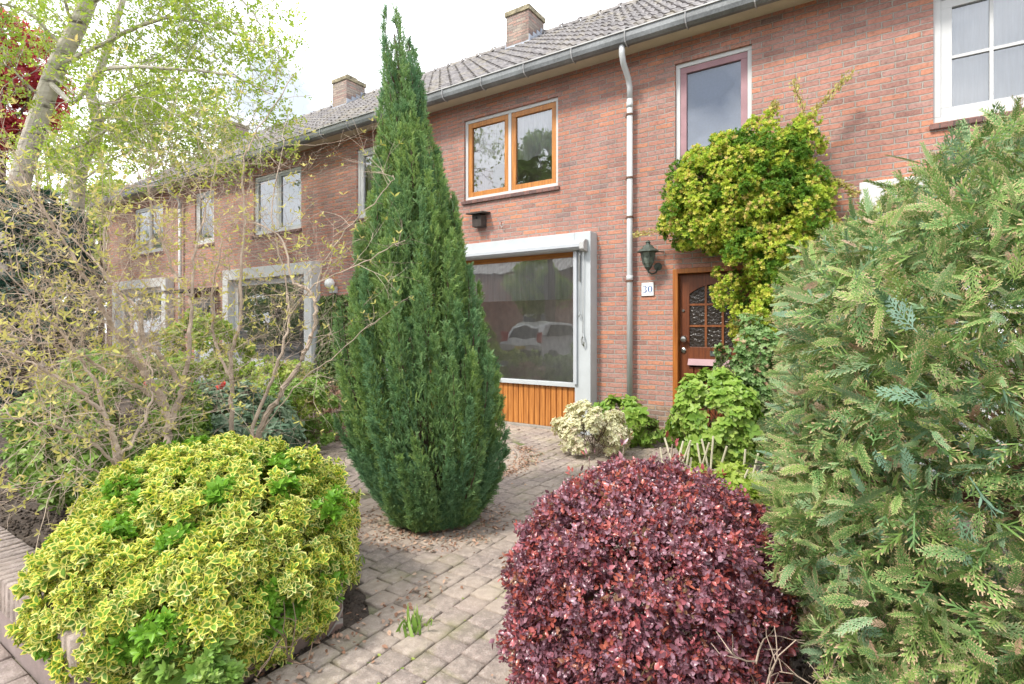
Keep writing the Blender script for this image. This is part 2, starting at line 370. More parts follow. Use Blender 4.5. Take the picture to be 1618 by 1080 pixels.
# ------------------------------------------------------------------ houses
EAVE_Z = 4.92; RIDGE_Y = 3.7; RIDGE_Z = 7.86; ROOF_Y0 = -.30; ROOF_Z0 = 5.05
def facade(x0, x1, z0, z1, holes, depth=.12):
    xs = sorted({x0, x1, *[h[0] for h in holes], *[h[1] for h in holes]}); zs = sorted({z0, z1, *[h[2] for h in holes], *[h[3] for h in holes]})
    mb = MB()
    def solid(i, j):
        if i < 0 or j < 0 or i >= len(xs) - 1 or j >= len(zs) - 1: return True
        cx, cz = (xs[i] + xs[i+1]) / 2, (zs[j] + zs[j+1]) / 2
        return not any(h[0] < cx < h[1] and h[2] < cz < h[3] for h in holes)
    for i in range(len(xs) - 1):
        for j in range(len(zs) - 1):
            a, b, c, d = xs[i], xs[i+1], zs[j], zs[j+1]
            if solid(i, j):
                mb.add([(a, 0, c), (b, 0, c), (b, 0, d), (a, 0, d)], [(0, 1, 2, 3)])
                mb.add([(a, depth, c), (b, depth, c), (b, depth, d), (a, depth, d)], [(3, 2, 1, 0)])
            else:
                if solid(i-1, j): mb.add([(a, 0, c), (a, depth, c), (a, depth, d), (a, 0, d)], [(0, 1, 2, 3)])
                if solid(i+1, j): mb.add([(b, 0, c), (b, depth, c), (b, depth, d), (b, 0, d)], [(3, 2, 1, 0)])
                if solid(i, j-1): mb.add([(a, 0, c), (b, 0, c), (b, depth, c), (a, depth, c)], [(0, 1, 2, 3)])
                if solid(i, j+1): mb.add([(a, 0, d), (b, 0, d), (b, depth, d), (a, depth, d)], [(3, 2, 1, 0)])
    return mb
def add_window(par, x0, x1, z0, z1, fm, sm, cols=1, fw=.045, sw=.055, y=.035, mullion=True, bars=0, sash_h=None, lean=True, sill=True):
    """outer frame = the part; sashes, panes and the tiled sill are its pieces"""
    fr = MB().ring(x0, x1, z0, z1, fw, y, y + .075); step = (x1 - x0 - 2 * fw - (cols - 1) * fw * mullion) / cols
    xs = [x0 + fw + k * (step + fw * mullion) for k in range(cols)]
    for k in range(cols - 1):
        if mullion: fr.box(xs[k] + step, xs[k] + step + fw, y + .002, y + .075, z0 + fw, z1 - fw)
    win = obj('window', fr, fm, par, bevel=.003)
    for a in xs:
        s = obj('sash', MB().ring(a, a + step, z0 + fw, z1 - fw, sw, y + .012, y + .065), sm, win, bevel=.003)
        if bars:
            b = MB(); xm = a + step / 2; b.box(xm - .014, xm + .014, y + .018, y + .058, z0 + fw + sw, z1 - fw - sw)
            hh = (z1 - z0 - 2 * fw - 2 * sw)
            for q in range(1, bars):
                zz = z0 + fw + sw + hh * q / bars
                b.box(a + sw, xm - .014, y + .019, y + .057, zz - .014, zz + .014); b.box(xm + .014, a + step - sw, y + .019, y + .057, zz - .014, zz + .014)
            obj('glazing_bar', b, sm, win)
        obj('pane', MB().add([(a + sw, y + .04, z0 + fw + sw), (a + step - sw, y + .04, z0 + fw + sw), (a + step - sw, y + .04, z1 - fw - sw), (a + sw, y + .04, z1 - fw - sw)], [(0, 1, 2, 3)]), M['glass'], win)
    if sill: obj('sill', MB().prism([(-.035, z0 - .065), (.1, z0 - .055), (.1, z0 - .003), (-.035, z0 - .018)], x0 - .03, x1 + .03), M['sill'], win, bevel=.004)
    return win
def curtain(name, x0, x1, z0, z1, y, mat, label, fold=.09, amp=.012, scallop=0, group=None):
    n = max(8, int((x1 - x0) / .012)); xs = np.linspace(x0, x1, n)
    ys = y + amp * np.sin(xs / fold * 2 * math.pi) + amp * .5 * np.sin(xs / fold * 5.3)
    zb = z0 + (scallop * np.abs(np.sin(xs * 9)) if scallop else 0 * xs)
    v = [(xs[i], ys[i], zb[i]) for i in range(n)] + [(xs[i], ys[i], z1) for i in range(n)]
    o = obj(name, MB().add(v, [(i, i+1, n+i+1, n+i) for i in range(n-1)]), mat, loc=((x0+x1)/2, y, z0), smooth=True)
    return tag(o, label, 'curtain', group)
def roof_mesh(x0, x1):
    """wavy pantiles, one course overlapping the next"""
    L = math.hypot(RIDGE_Y - ROOF_Y0, RIDGE_Z - ROOF_Z0); dy, dz = (RIDGE_Y - ROOF_Y0) / L, (RIDGE_Z - ROOF_Z0) / L
    rows = 15; rl = L / rows; tw = (x1 - x0) / round((x1 - x0) / .235); n = int(round((x1 - x0) / tw)) * 8 + 1
    xs = np.linspace(x0, x1, n); ph = ((xs - x0) / tw) % 1
    prof = .034 * np.where(ph < .36, np.sin(ph / .36 * math.pi), -.35 * np.sin((ph - .36) / .64 * math.pi))
    mb = MB()
    for r in range(rows):
        jx = rng.normal(0, .003, n // 8 + 2); jz = np.interp(xs, np.linspace(x0, x1, len(jx)), jx)
        b = len(mb.v)
        for s_, h in ((r * rl - .03, .0), (r * rl - .03, .026), ((r + .5) * rl, .016), ((r + 1) * rl, .004)):
            hh = h + prof + jz * (h > .001); 
            mb.v.extend(zip(xs.tolist(), (ROOF_Y0 + s_ * dy - hh * dz).tolist(), (ROOF_Z0 + s_ * dz + hh * dy).tolist()))
        mb.f.extend([(b + j*n + i, b + j*n + i + 1, b + (j+1)*n + i + 1, b + (j+1)*n + i) for j in range(3) for i in range(n - 1)])
    mb.add([(x0, RIDGE_Y, RIDGE_Z), (x1, RIDGE_Y, RIDGE_Z), (x1, 2*RIDGE_Y - ROOF_Y0, ROOF_Z0), (x0, 2*RIDGE_Y - ROOF_Y0, ROOF_Z0)], [(0, 1, 2, 3)])
    k = int(round((x1 - x0) / .45)); st = (x1 - x0) / k
    for q in range(k):
        a = x0 + q * st
        for (u0, u1, r0, r1) in ((0, .07, .135, .13), (.07, st, .11, .1)):
            for t in range(6):
                c0, c1 = math.pi * t / 6, math.pi * (t + 1) / 6
                p = [(a + u, RIDGE_Y + r * math.cos(c), RIDGE_Z - .02 + r * math.sin(c)) for u, r, c in ((u0, r0, c0), (u1, r1, c0), (u1, r1, c1), (u0, r0, c1))]
                mb.add(p, [(3, 2, 1, 0)])
    return mb
def gutter_mesh(x0, x1):
    mb = MB(); prof = [(-.27, 5.0), (-.275, 4.9), (-.30, 4.868), (-.36, 4.862), (-.405, 4.885), (-.42, 4.93), (-.42, 5.0)]
    inn = [(a * .97 - .006, b + .012 if b < 4.95 else b) for a, b in prof]
    pr = prof + inn[::-1]; mb.prism(pr, x0, x1); return mb
def chimney(par, xr):
    xl = xr - .57; y0, y1 = 3.06, 3.70
    ch = obj('chimney', MB().box(xl, xr, y0, y1, 7.0, 8.13), M['chimney'], par)
    cap = MB().box(xl - .03, xr + .03, y0 - .03, y1 + .03, 8.133, 8.235)
    for k in range(9): 
        a = xl - .02 + rng.random() * .55; cap.box(a, a + .07, y0 + rng.random() * .5, y0 + .1 + rng.random() * .5, 8.236, 8.25 + rng.random() * .02)
    obj('cap', cap, paint('lichen_mortar', (.3, .26, .17), .95, var=.5, scale=14, bump=.01), ch, bevel=.01)
    fl = MB()
    for k in range(4):
        a = y0 + k * .16; zz = ROOF_Z0 + (a - ROOF_Y0) * .7025
        fl.box(xr + .002, xr + .02, a, a + .157, zz - .05, zz + .2); fl.box(xl - .02, xl - .002, a, a + .157, zz - .05, zz + .2)
    fl.box(xl - .02, xr + .02, y0 - .02, y0 - .003, 7.25, 7.47)
    obj('flashing', fl, M['lead'], ch)

def bay(par, x0, x1, style):
    """white surround standing 20 cm proud of the brick; x0..x1 are its outer edges"""
    top = 2.86 if style == 'tall' else 2.67
    s = MB(); s.box(x1 - .23, x1, -.2, .1, 0, top); s.box(x0, x0 + .23, -.2, .1, 0, top); s.box(x0 + .23, x1 - .23, -.198, .1, top - .23, top)
    sr = obj('window_surround', s, M['grey_white'] if style == 'own' else M['white'], par, bevel=.006)
    a, b = x0 + .23, x1 - .23; y = -.06
    if style == 'own':
        obj('plank_panel', plank_panel(a, b, .03, .6, y + .01), M['plank'], par, bevel=.003)
        obj('plinth', MB().box(a, b, -.12, .02, -.02, .028), paint('concrete', (.3, .28, .25), .9, bump=.003, scale=12), par)
        obj('sill_rail', MB().box(a, b, y - .035, y + .06, .602, .66), M['grey_white'], par, bevel=.004)
        win = obj('window', MB().box(a, b, y, y + .06, 2.37, 2.438).box(a, a + .035, y, y + .06, .662, 2.369).box(b - .035, b, y + .01, y + .06, .662, 2.369), M['orange_wood_h'], par)
        obj('pane', MB().add([(a + .03, y + .03, .66), (b - .03, y + .03, .66), (b - .03, y + .03, 2.38), (a + .03, y + .03, 2.38)], [(0, 1, 2, 3)]), M['glass'], win)
        aw = obj('awning_cassette', MB().prism([(-.203, 2.43), (-.29, 2.425), (-.325, 2.445), (-.325, 2.50), (-.27, 2.545), (-.203, 2.55)], x0 + .07, x1 - .1), M['cover'], par)
        obj('end_cap', MB().prism([(-.201, 2.405), (-.31, 2.405), (-.335, 2.43), (-.335, 2.52), (-.28, 2.558), (-.201, 2.558)], x1 - .099, x1 - .035), M['zinc_lip'], aw, bevel=.006)
        obj('front_bar', MB().box(x0 + .08, x1 - .1, -.333, -.3265, 2.452, 2.458), M['blackish'], aw)
        obj('guide_rail', MB().box(b - .005, b + .045, -.236, -.203, .66, 2.428), M['cover'], par, bevel=.004)
        rod = MB().tube([(b + .085, -.225, 2.40), (b + .085, -.228, 2.3), (b + .083, -.225, 1.62)], .006)
        rod.tube([(b + .083, -.225, 1.62), (b + .098, -.235, 1.58), (b + .083, -.24, 1.55), (b + .07, -.235, 1.58)], .008)
        rod.box(b + .077, b + .093, -.24, -.205, 2.02, 2.36)
        obj('crank_rod', rod, M['steel'], par)
        rod = MB().tube([(b + .14, -.235, 2.42), (b + .135, -.228, 1.3)], .006)
        rod.tube([(b + .135, -.228, 1.33), (b + .15, -.24, 1.29), (b + .158, -.245, 1.22), (b + .145, -.24, 1.17), (b + .128, -.235, 1.19), (b + .12, -.235, 1.26), (b + .135, -.228, 1.3)], .009)
        obj('crank_rod', rod, M['steel'], par)
    else:
        obj('panel', MB().box(a, b, y + .02, y + .06, 0, .62), M['grey_white'], par)
        win = add_window(par, a, b, .62, top - .235, M['white'], M['white'], 1, fw=.07, sw=.05, y=y, sill=False)
        obj('sill', MB().box(a - .0, b, y - .05, y - .002, .58, .64), M['white'], win)
    return sr
def plank_panel(a, b, z0, z1, y):
    mb = MB(); n = round((b - a) / .09); st = (b - a) / n
    for k in range(n):
        x = a + k * st; yy = y + rng.normal(0, .0012)
        mb.prism([(x + .0005, yy + .016), (x + .007, yy + .002), (x + st - .007, yy), (x + st - .0005, yy + .016)][::-1], 0, 1, 'y') if False else None
        mb.add([(x, yy + .02, z0), (x + .008, yy, z0), (x + st - .008, yy, z0), (x + st, yy + .02, z0), (x, yy + .02, z1), (x + .008, yy, z1), (x + st - .008, yy, z1), (x + st, yy + .02, z1)],
               [(0, 1, 5, 4), (1, 2, 6, 5), (2, 3, 7, 6), (4, 5, 6, 7), (3, 2, 1, 0)])
    return mb

M['ribbed_glass'] = None
def ribbed():
    t = NT('old_cathedral_glass'); g = t.n('NewGeometry').outputs['Position']
    bp = t.n('Bump', {'Height': t.noise(28, 3, g), 'Distance': .02}).outputs[0]
    t.set(col=(.03, .022, .018), rough=.12); t.L.new(bp, t.b.inputs['Normal']); return t.m
M['ribbed_glass'] = ribbed()

def front_door(par, x0, x1, own):
    top = 2.13; jm = M['jamb'] if own else M['white']; lm = M['door_wood'] if own else M['grey_white']
    fr = MB().box(x0, x0 + .062, .0 - .004, .14, 0, top).box(x1 - .062, x1, -.004, .14, 0, top).box(x0 + .062, x1 - .062, -.004, .14, top - .06, top)
    obj('door_frame', fr, jm, par, bevel=.004)
    a, b = x0 + .064, x1 - .064; y = .085
    dr = MB(); st = .115
    dr.box(a, a + st, y, y + .04, .1, top - .064); dr.box(b - st, b, y, y + .04, .1, top - .064)
    g0, g1 = a + st, b - st; gz0, gz1 = 1.175, 1.93
    dr.box(g0, g1, y, y + .04, 1.0, gz0)
    # head rail with the shallow arch cut into it
    n = 14
    for k in range(n):
        u0, u1 = k / n, (k + 1) / n; f = lambda u: gz1 - .11 * (2 * u - 1) ** 2 * 1.0
        xa, xb = g0 + (g1 - g0) * u0, g0 + (g1 - g0) * u1
        dr.add([(xa, y, f(u0)), (xb, y, f(u1)), (xb, y, top - .064), (xa, y, top - .064), (xa, y + .04, f(u0)), (xb, y + .04, f(u1)), (xb, y + .04, top - .064), (xa, y + .04, top - .064)],
               [(0, 1, 2, 3), (0, 4, 5, 1), (7, 6, 5, 4)])
    door = obj('door', dr, lm, par, bevel=.002)
    bars = MB(); w3 = (g1 - g0) / 3
    for k in (1, 2): bars.box(g0 + k * w3 - .013, g0 + k * w3 + .013, y + .004, y + .036, gz0, gz1 - .012)
    for z in (1.43, 1.69):
        for k in range(3): bars.box(g0 + k * w3 + (.013 if k else 0), g0 + (k + 1) * w3 - (.013 if k < 2 else 0), y + .005, y + .035, z - .012, z + .012)
    obj('glazing_bar', bars, wood('glazing_bar_wood', (.16, .05, .018), (.30, .10, .03), .4) if own else lm, door)
    obj('pane', MB().box(g0, g1, y + .018, y + .024, gz0, gz1), M['ribbed_glass'] if own else M['glass'], door)
    obj('lower_panel', plank_panel(g0 - .04, g1 + .04, .14, .93, y - .004), lm, door)
    obj('weather_ledge', MB().prism([(y - .045, .955), (y + .001, .955), (y + .001, 1.03), (y - .012, 1.03)], g0 - .01, g1 + .01), M['mauve'] if own else lm, door)
    obj('letter_slot', MB().box(a + .36, a + .6, y - .008, y - .001, 1.07, 1.13), paint('old_brass_plate', (.14, .16, .16), .4, .6), door)
    obj('door_knob', MB().lathe((a + .06, y - .002, 1.27), [(.012, -.0), (.014, -.03), (.036, -.04), (.042, -.056), (.03, -.07), (.01, -.074)], 16, 'y'), M['steel'], door)
    obj('lock', MB().lathe((a + .045, y - .001, 1.13), [(.032, 0), (.032, -.014), (.02, -.02)], 16, 'y'), M['steel'], door)
    obj('bell_push', MB().lathe((a + .045, y - .001, 1.62), [(.016, 0), (.016, -.012)], 12, 'y'), M['steel'], door)
    obj('threshold', MB().box(x0, x1, -.06, .14, -.02, .06), paint('dark_stone', (.08, .075, .07), .7), par)

def row_house(xr, label, style, ch=True, pipe=True, x_left=None):
    """xr is the house's right party line; every house of the row repeats the same plan"""
    o = xr + .65; x1 = xr; x0 = x_left if x_left is not None else xr - 5.8
    h = thing('row_house', ((x0 + x1) / 2, 0, 0), label, 'house', 'brick houses of the terrace')
    own = style == 'own'
    bx0, bx1 = o - (5.88 if style == 'tall' else 6.17), o - 3.02
    top = 2.86 if style == 'tall' else 2.67
    wl_, wr = o - 5.28, o - 3.61; sl, sr_ = o - 1.98, o - 1.11
    holes = [(bx0 + .05, bx1 - .05, 0, top - .05), (wl_, wr, 3.39, 4.64), (sl, sr_, 3.39, 4.64), (o - 2.01, o - 1.07, 0, 2.13)]
    obj('wall', facade(x0, x1, 0, EAVE_Z, holes), M['brick'], h)
    ins = MB()
    rear = [(o - 5.6, o - 3.0, .5, 2.4), (o - 5.4, o - 3.4, 3.3, 4.7)]     # unseen back windows, added to let daylight into the rooms
    fb = facade(x0 + .01, x1 - .01, 0, 5.0, rear, .05); ins.add([(a_, b_ + 7.0, c_) for a_, b_, c_ in fb.v], fb.f)
    for x in (x0 + .01, x1 - .01): ins.add([(x, .13, 0), (x, 7, 0), (x, 7, 5), (x, .13, 5)], [(0, 1, 2, 3)])
    for z in (.001, 2.78, 4.95): ins.add([(x0 + .01, .13, z), (x1 - .01, .13, z), (x1 - .01, 7, z), (x0 + .01, 7, z)], [(0, 1, 2, 3)])
    ins.add([(o - 2.6, .13, 0), (o - 2.6, 7, 0), (o - 2.6, 7, 4.9), (o - 2.6, .13, 4.9)], [(0, 1, 2, 3)])
    obj('interior', ins, M['plaster'], h)
    # gable shell: ends and rear
    sh = MB()
    x = x0 if style == 'far' else x1; sh.add([(x, 0, 0), (x, 7.4, 0), (x, 7.4, 5.0), (x, RIDGE_Y, RIDGE_Z - .02), (x, 0, 5.05)], [(0, 1, 2, 3, 4)])
    rw_ = facade(x0, x1, 0, 5.0, rear, .1); rw_.v = [(a_, 7.5 - b_, c_) for a_, b_, c_ in rw_.v]
    if style in ('far', 'tall'): obj('end_wall', sh, M['brick'], h)
    obj('rear_wall', rw_, M['brick'], h)
    obj('soffit', MB().box(x0, x1, -.268, 0.1, 4.921, 4.965).box(x0, x1, -.268, -.24, 4.966, 5.02), M['cream'], h)
    roof = obj('roof', roof_mesh(x0, x1), M['tile'], h)
    gt = obj('gutter', gutter_mesh(x0, x1), M['zinc'], h)
    obj('rim', MB().box(x0, x1, -.436, -.414, 4.996, 5.012), M['zinc_lip'], gt)
    n = 8
    for k in range(n):
        x = x0 + (k + .5) * (x1 - x0) / n
        br = MB().tube([(x, -.268, 4.995), (x, -.272, 4.89), (x, -.30, 4.856), (x, -.36, 4.85), (x, -.41, 4.875), (x, -.43, 4.93), (x, -.43, 5.0)], .008, 4)
        obj('bracket', br, M['zinc_lip'], gt)
    if ch: chimney(roof, o - 5.99)
    if pipe:
        xp = o - 2.53
        p = MB().tube([(xp, -.345, 4.87), (xp, -.345, 4.78), (xp, -.30, 4.68), (xp, -.14, 4.56), (xp, -.085, 4.46), (xp, -.085, 4.3)], .036, 14)
        p.tube([(xp, -.085, 4.31), (xp, -.085, .36)], .037, 14); p.lathe((xp, -.085, 4.2), [(.042, 0), (.042, .07)], 14); p.lathe((xp, -.085, 2.0), [(.042, 0), (.042, .07)], 14)
        dp = obj('downpipe', p, M['pipe'], h, smooth=True)
        for z in (4.1, 2.62 if not own else 2.8, 1.99, .9 if not own else 3.3):
            obj('pipe_clip', MB().lathe((xp, -.085, z), [(.046, 0), (.046, .022)], 14).box(xp - .075, xp + .01, -.05, -.003, z + .003, z + .018), paint('rusty_clip', (.17, .09, .06), .8, .3), dp)
    bay(h, bx0, bx1, style)
    if own:
        add_window(h, wl_, wr, 3.39, 4.64, M['white'], M['orange_wood'], 2, fw=.05, sw=.075)
        add_window(h, sl, sr_, 3.39, 4.64, M['white'], M['mauve'], 1, fw=.05, sw=.075)
    elif style == 'tall':
        add_window(h, wl_, wr, 3.39, 4.64, M['white'], M['white'], 2, fw=.06, sw=.085, bars=2)
        add_window(h, sl, sr_, 3.39, 4.64, M['white'], M['white'], 1, fw=.05, sw=.07)
    else:
        add_window(h, wl_, wr, 3.39, 4.64, M['white'], M['white'] if style == 'far' else M['grey_white'], 2, fw=.05, sw=.05)
        add_window(h, sl, sr_, 3.39, 4.64, M['white'], M['white'], 1, fw=.06, sw=.07)
    front_door(h, o - 2.01, o - 1.07, own)
    return h
row_house(-.65, 'brick row house number 30 with orange wood window, plank panel and brown door', 'own')
row_house(5.15, 'brick row house at the right edge with white barred upstairs window', 'tall')
row_house(-6.45, 'brick row house just left of the tall conifer with blinds in its white surround', 'mid', pipe=False)
row_house(-12.25, 'farthest brick row house of the terrace at the left, behind bare twigs', 'far', x_left=-18.7)

# curtains and blinds hang inside the windows
curtain('net_curtain', -5.9, -3.28, 1.80, 2.40, .0, M['net'], 'short white net curtain across the top of the big ground floor window', .11)
curtain('lace_curtain', -5.2, -4.5, 3.86, 4.58, .13, M['lace'], 'white lace valance in the left sash of the orange wood upstairs window', .08, .006, .05, 'lace valances')
curtain('lace_curtain', -4.41, -3.69, 3.86, 4.58, .13, M['lace'], 'white lace valance in the right sash of the orange wood upstairs window', .08, .006, .05, 'lace valances')
curtain('side_curtain', -5.2, -4.87, 3.42, 4.5, .2, M['pink_curtain'], 'pink striped curtain low in the left sash of the orange wood window', .04, .01)
tag(obj('window_blind', MB().box(-1.9, -1.19, .125, .13, 3.42, 4.6), M['blind'], loc=(-1.55, .13, 3.42)), 'flat grey blue blind filling the mauve framed upstairs window', 'blind')
for a, b, t_ in ((.6, 1.36, 'left'), (1.4, 2.15, 'right')):
    curtain('white_curtain', a, b, 3.42, 4.6, .16, M['white_curtain'], 'pale blue white curtain in the %s sash of the barred right hand window' % t_, .1, .012, 0, 'curtains of the barred window')
for a, b, t_ in ((-11.05, -10.3, 'left'), (-10.2, -9.46, 'right')):
    curtain('white_curtain', a, b, 3.42, 4.6, .16, M['white_curtain'], 'white curtain in the %s sash of the middle house upstairs window' % t_, .1, .012, 0, 'curtains of the middle house')
curtain('white_curtain', -7.75, -6.95, 3.42, 4.6, .16, M['net'], 'thin white curtain in the narrow upstairs window beside the conifer top', .1)
curtain('white_curtain', -16.8, -15.3, 3.42, 4.6, .16, M['white_curtain'], 'white curtain in the wide upstairs window of the farthest house', .1)
curtain('white_curtain', -13.55, -12.75, 3.42, 4.6, .16, M['white_curtain'], 'white curtain in the narrow upstairs window of the farthest house', .1)
vb = MB()
for k in range(46):
    z = .72 + k * .037; vb.prism([(.03, z), (.05, z + .026), (.052, z + .0275), (.032, z + .0015)], -11.6, -9.05)
for x in (-11.3, -10.9, -10.4, -9.9, -9.4): vb.box(x - .006, x + .006, .026, .028, .7, 2.42)
tag(obj('venetian_blind', vb, M['white'], loc=(-10.3, .04, .72)), 'white slatted blind in the white surrounded ground floor window behind bare stems', 'blind')
curtain('white_curtain', -17.5, -15.2, .8, 2.4, .06, M['net'], 'white net in the ground floor window of the farthest house', .12)

# ---- small things on the wall
t = thing('wall_lantern', (-2.26, 0, 2.05), 'old green bronze wall lantern left of the front door', 'lamp')
cx, cy = -2.26, -.17
lat = MB().lathe((cx, cy, 2.17), [(.04, 0), (.062, .03), (.088, .16), (.092, .165)], 6)
obj('glass_body', lat, paint('old_lantern_glass', (.16, .19, .16), .3, var=.5, scale=20), t)
rb = MB()
for k in range(6):
    a = 2 * math.pi * k / 6; c_, s_ = math.cos(a), math.sin(a)
    rb.tube([(cx + .042*c_, cy + .042*s_, 2.17), (cx + .065*c_, cy + .065*s_, 2.2), (cx + .092*c_, cy + .092*s_, 2.335)], .006, 4)
obj('ribs', rb, M['bronze'], t)
obj('cap', MB().lathe((cx, cy, 2.335), [(.098, 0), (.135, .004), (.13, .014), (.105, .035), (.085, .042), (.05, .085), (.028, .095), (.024, .115), (.034, .12), (.012, .145), (.004, .15)], 12), M['bronze'], t)
obj('base', MB().lathe((cx, cy, 2.09), [(.004, 0), (.012, .02), (.02, .03), (.045, .06), (.048, .08)], 10), M['bronze'], t)
obj('bracket', MB().tube([(cx, cy, 2.1), (cx + .03, cy + .04, 2.07), (cx + .06, -.06, 2.09), (cx + .07, -.012, 2.16)], .011, 8).lathe((cx + .07, -.002, 2.17), [(.05, 0), (.05, -.014), (.03, -.02)], 12, 'y').tube([(cx + .02, cy, 2.335), (cx + .1, -.1, 2.345), (cx + .15, -.02, 2.345)], .008, 6), M['bronze'], t)

t = thing('house_number_sign', (-2.32, 0, 1.8), 'white enamel number 30 plate left of the front door', 'sign')
obj('plate', MB().box(-2.40, -2.245, -.018, -.008, 1.81, 1.975), M['enamel'], t, bevel=.003)
obj('backing', MB().box(-2.408, -2.237, -.0075, -.001, 1.802, 1.983), paint('rusty_rim', (.2, .13, .1), .8), t)
def text_mesh(body, size, depth, font_bold=True):
    cu = bpy.data.curves.new('digits', 'FONT'); cu.body = body; cu.size = size; cu.extrude = depth; cu.align_x = 'CENTER'; cu.align_y = 'CENTER'; cu.offset = .0012
    ob = bpy.data.objects.new('tmp', cu); scene.collection.objects.link(ob)
    bpy.context.view_layer.update(); me = bpy.data.meshes.new_from_object(ob.evaluated_get(bpy.context.evaluated_depsgraph_get()))
    bpy.data.objects.remove(ob); return me
me = None
# serif numerals drawn as outlines
def ring_digit(cx, cz, rx, rz, tx, tz, y0, y1, n=28):
    mb = MB()
    for k in range(n):
        a0, a1 = 2*math.pi*k/n, 2*math.pi*(k+1)/n
        o0 = (cx + rx*math.cos(a0), cz + rz*math.sin(a0)); o1 = (cx + rx*math.cos(a1), cz + rz*math.sin(a1))
        i0 = (cx + (rx-tx)*math.cos(a0), cz + (rz-tz)*math.sin(a0)); i1 = (cx + (rx-tx)*math.cos(a1), cz + (rz-tz)*math.sin(a1))
        mb.add([(o0[0], y0, o0[1]), (o1[0], y0, o1[1]), (i1[0], y0, i1[1]), (i0[0], y0, i0[1])], [(0, 1, 2, 3)])
    return mb
obj('digit', ring_digit(-2.288, 1.893, .029, .042, .014, .006, -.0195, 0), M['blue'], t)
d3 = MB()
def arc(mb, cx, cz, rx, rz, a0, a1, t0, t1, y, n=16):
    for k in range(n):
        u0, u1 = k / n, (k + 1) / n; A0, A1 = a0 + (a1-a0)*u0, a0 + (a1-a0)*u1
        w0 = t0 + (t1-t0) * math.sin(math.pi*u0); w1 = t0 + (t1-t0) * math.sin(math.pi*u1)
        P_ = lambda A, w_: (cx + (rx-w_)*math.cos(A), y, cz + (rz-w_*.5)*math.sin(A)); Q_ = lambda A: (cx + rx*math.cos(A), y, cz + rz*math.sin(A))
        mb.add([Q_(A0), Q_(A1), P_(A1, w1), P_(A0, w0)], [(0, 1, 2, 3)])
arc(d3, -2.357, 1.916, .024, .019, math.radians(165), math.radians(-90), .004, .014, -.0195)
arc(d3, -2.358, 1.873, .027, .023, math.radians(90), math.radians(-165), .004, .015, -.0196)
obj('digit', d3, M['blue'], t)
orn = MB()
for x in (-2.385, -2.36, -2.335, -2.31, -2.285, -2.26): orn.box(x - .004, x + .004, -.0196, -.0188, 1.958, 1.963)
for x in (-2.335, -2.31): orn.box(x - .004, x + .004, -.0196, -.0188, 1.826, 1.831)
obj('border_dots', orn, M['blue'], t)

t = thing('birdhouse', (-4.92, 0, 2.9), 'small dark wooden birdhouse on the brick between the two big windows', 'birdhouse')
obj('box', MB().prism([(-5.005, 2.93), (-4.835, 2.93), (-4.835, 3.1), (-5.005, 3.13)], -.15, -.01, 'y'), M['blackish'], t, bevel=.003)
obj('roof', MB().prism([(-.21, 3.115), (-.21, 3.135), (.0, 3.16), (.0, 3.14)], -5.08, -4.77), M['blackish'], t)
obj('entrance', MB().lathe((-4.92, -.151, 3.06), [(.017, 0), (.017, -.003)], 14, 'y'), paint('hole_shadow', (.008, .008, .008), 1), t)
tag(obj('wall_hook', MB().tube([(-4.57, 0, 2.98), (-4.57, -.04, 2.985), (-4.56, -.05, 2.93), (-4.53, -.05, 2.89), (-4.51, -.045, 2.92), (-4.515, -.04, 2.95)], .006, 6), M['steel'], loc=(-4.57, 0, 2.98)), 'thin bent wire hook on the brick right of the birdhouse', 'hook')
t = thing('round_wall_lamp', (-8.37, 0, 2.1), 'round white wall lamp above the ivy on the middle house', 'lamp')
obj('globe', MB().lathe((-8.37, -.13, 2.23), [(.02, -.1), (.06, -.08), (.09, -.03), (.095, .01), (.07, .07), (.02, .095)], 18), paint('opal_glass', (.75, .76, .75), .25, var=.03), t, smooth=True)
obj('fitting', MB().box(-8.44, -8.30, -.09, -.001, 2.05, 2.17), M['grey_white'], t, bevel=.01)
# porch canopy of the farthest house
tag(obj('door_canopy', MB().prism([(-.6, 2.2), (0, 2.24), (0, 2.34), (-.6, 2.27)], -13.9, -12.5), M['blackish'], loc=(-13.2, 0, 2.2)), 'dark flat canopy above the door of the farthest house', 'canopy')

# ------------------------------------------------------------------ low garden wall
t = thing('garden_wall', (-4.2, -5.75, 0), 'low garden wall with upright brick capping beside the pavement at bottom left', 'wall')
def crazy():
    t_ = NT('crazy_stone'); P = t_.n('NewGeometry').outputs['Position']
    ed = t_.n('TexVoronoi', {'Vector': P, 'Scale': 9}, feature='DISTANCE_TO_EDGE').outputs['Distance']; cl = t_.n('TexVoronoi', {'Vector': P, 'Scale': 9}).outputs['Color']
    v = t_.n('SeparateXYZ', {0: cl}).outputs[0]; f = t_.noise(40, 4)
    c = t_.ramp(v, [(0, (.17, .10, .085)), (.5, (.25, .15, .12)), (1, (.2, .15, .13))]); c = t_.mix(t_.math('MULTIPLY', f, .4), c, (.3, .24, .2))
    k = t_.ramp(ed, [(.04, (0, 0, 0)), (.07, (1, 1, 1))]); t_.set(col=t_.mix(k, (.33, .3, .27), c), rough=.85).bump(t_.math('ADD', k, t_.math('MULTIPLY', f, .3)), .008); return t_.m
body = MB().box(-11, -2.4, -5.85, -5.68, -.05, .165); obj('cap_mortar', MB().box(-11, -2.4, -5.845, -5.69, .166, .288), paint('dark_joint', (.12, .10, .09), .95), t)
obj('wall_body', body, paint('rendered_brick', (.27, .215, .205), .9, var=.2, scale=10, bump=.003), t)
obj('stone_face', MB().box(-2.395, -2.1, -5.64, -5.46, -.05, .24).box(-2.28, -2.1, -5.455, -4.9, -.05, .2), crazy(), t)
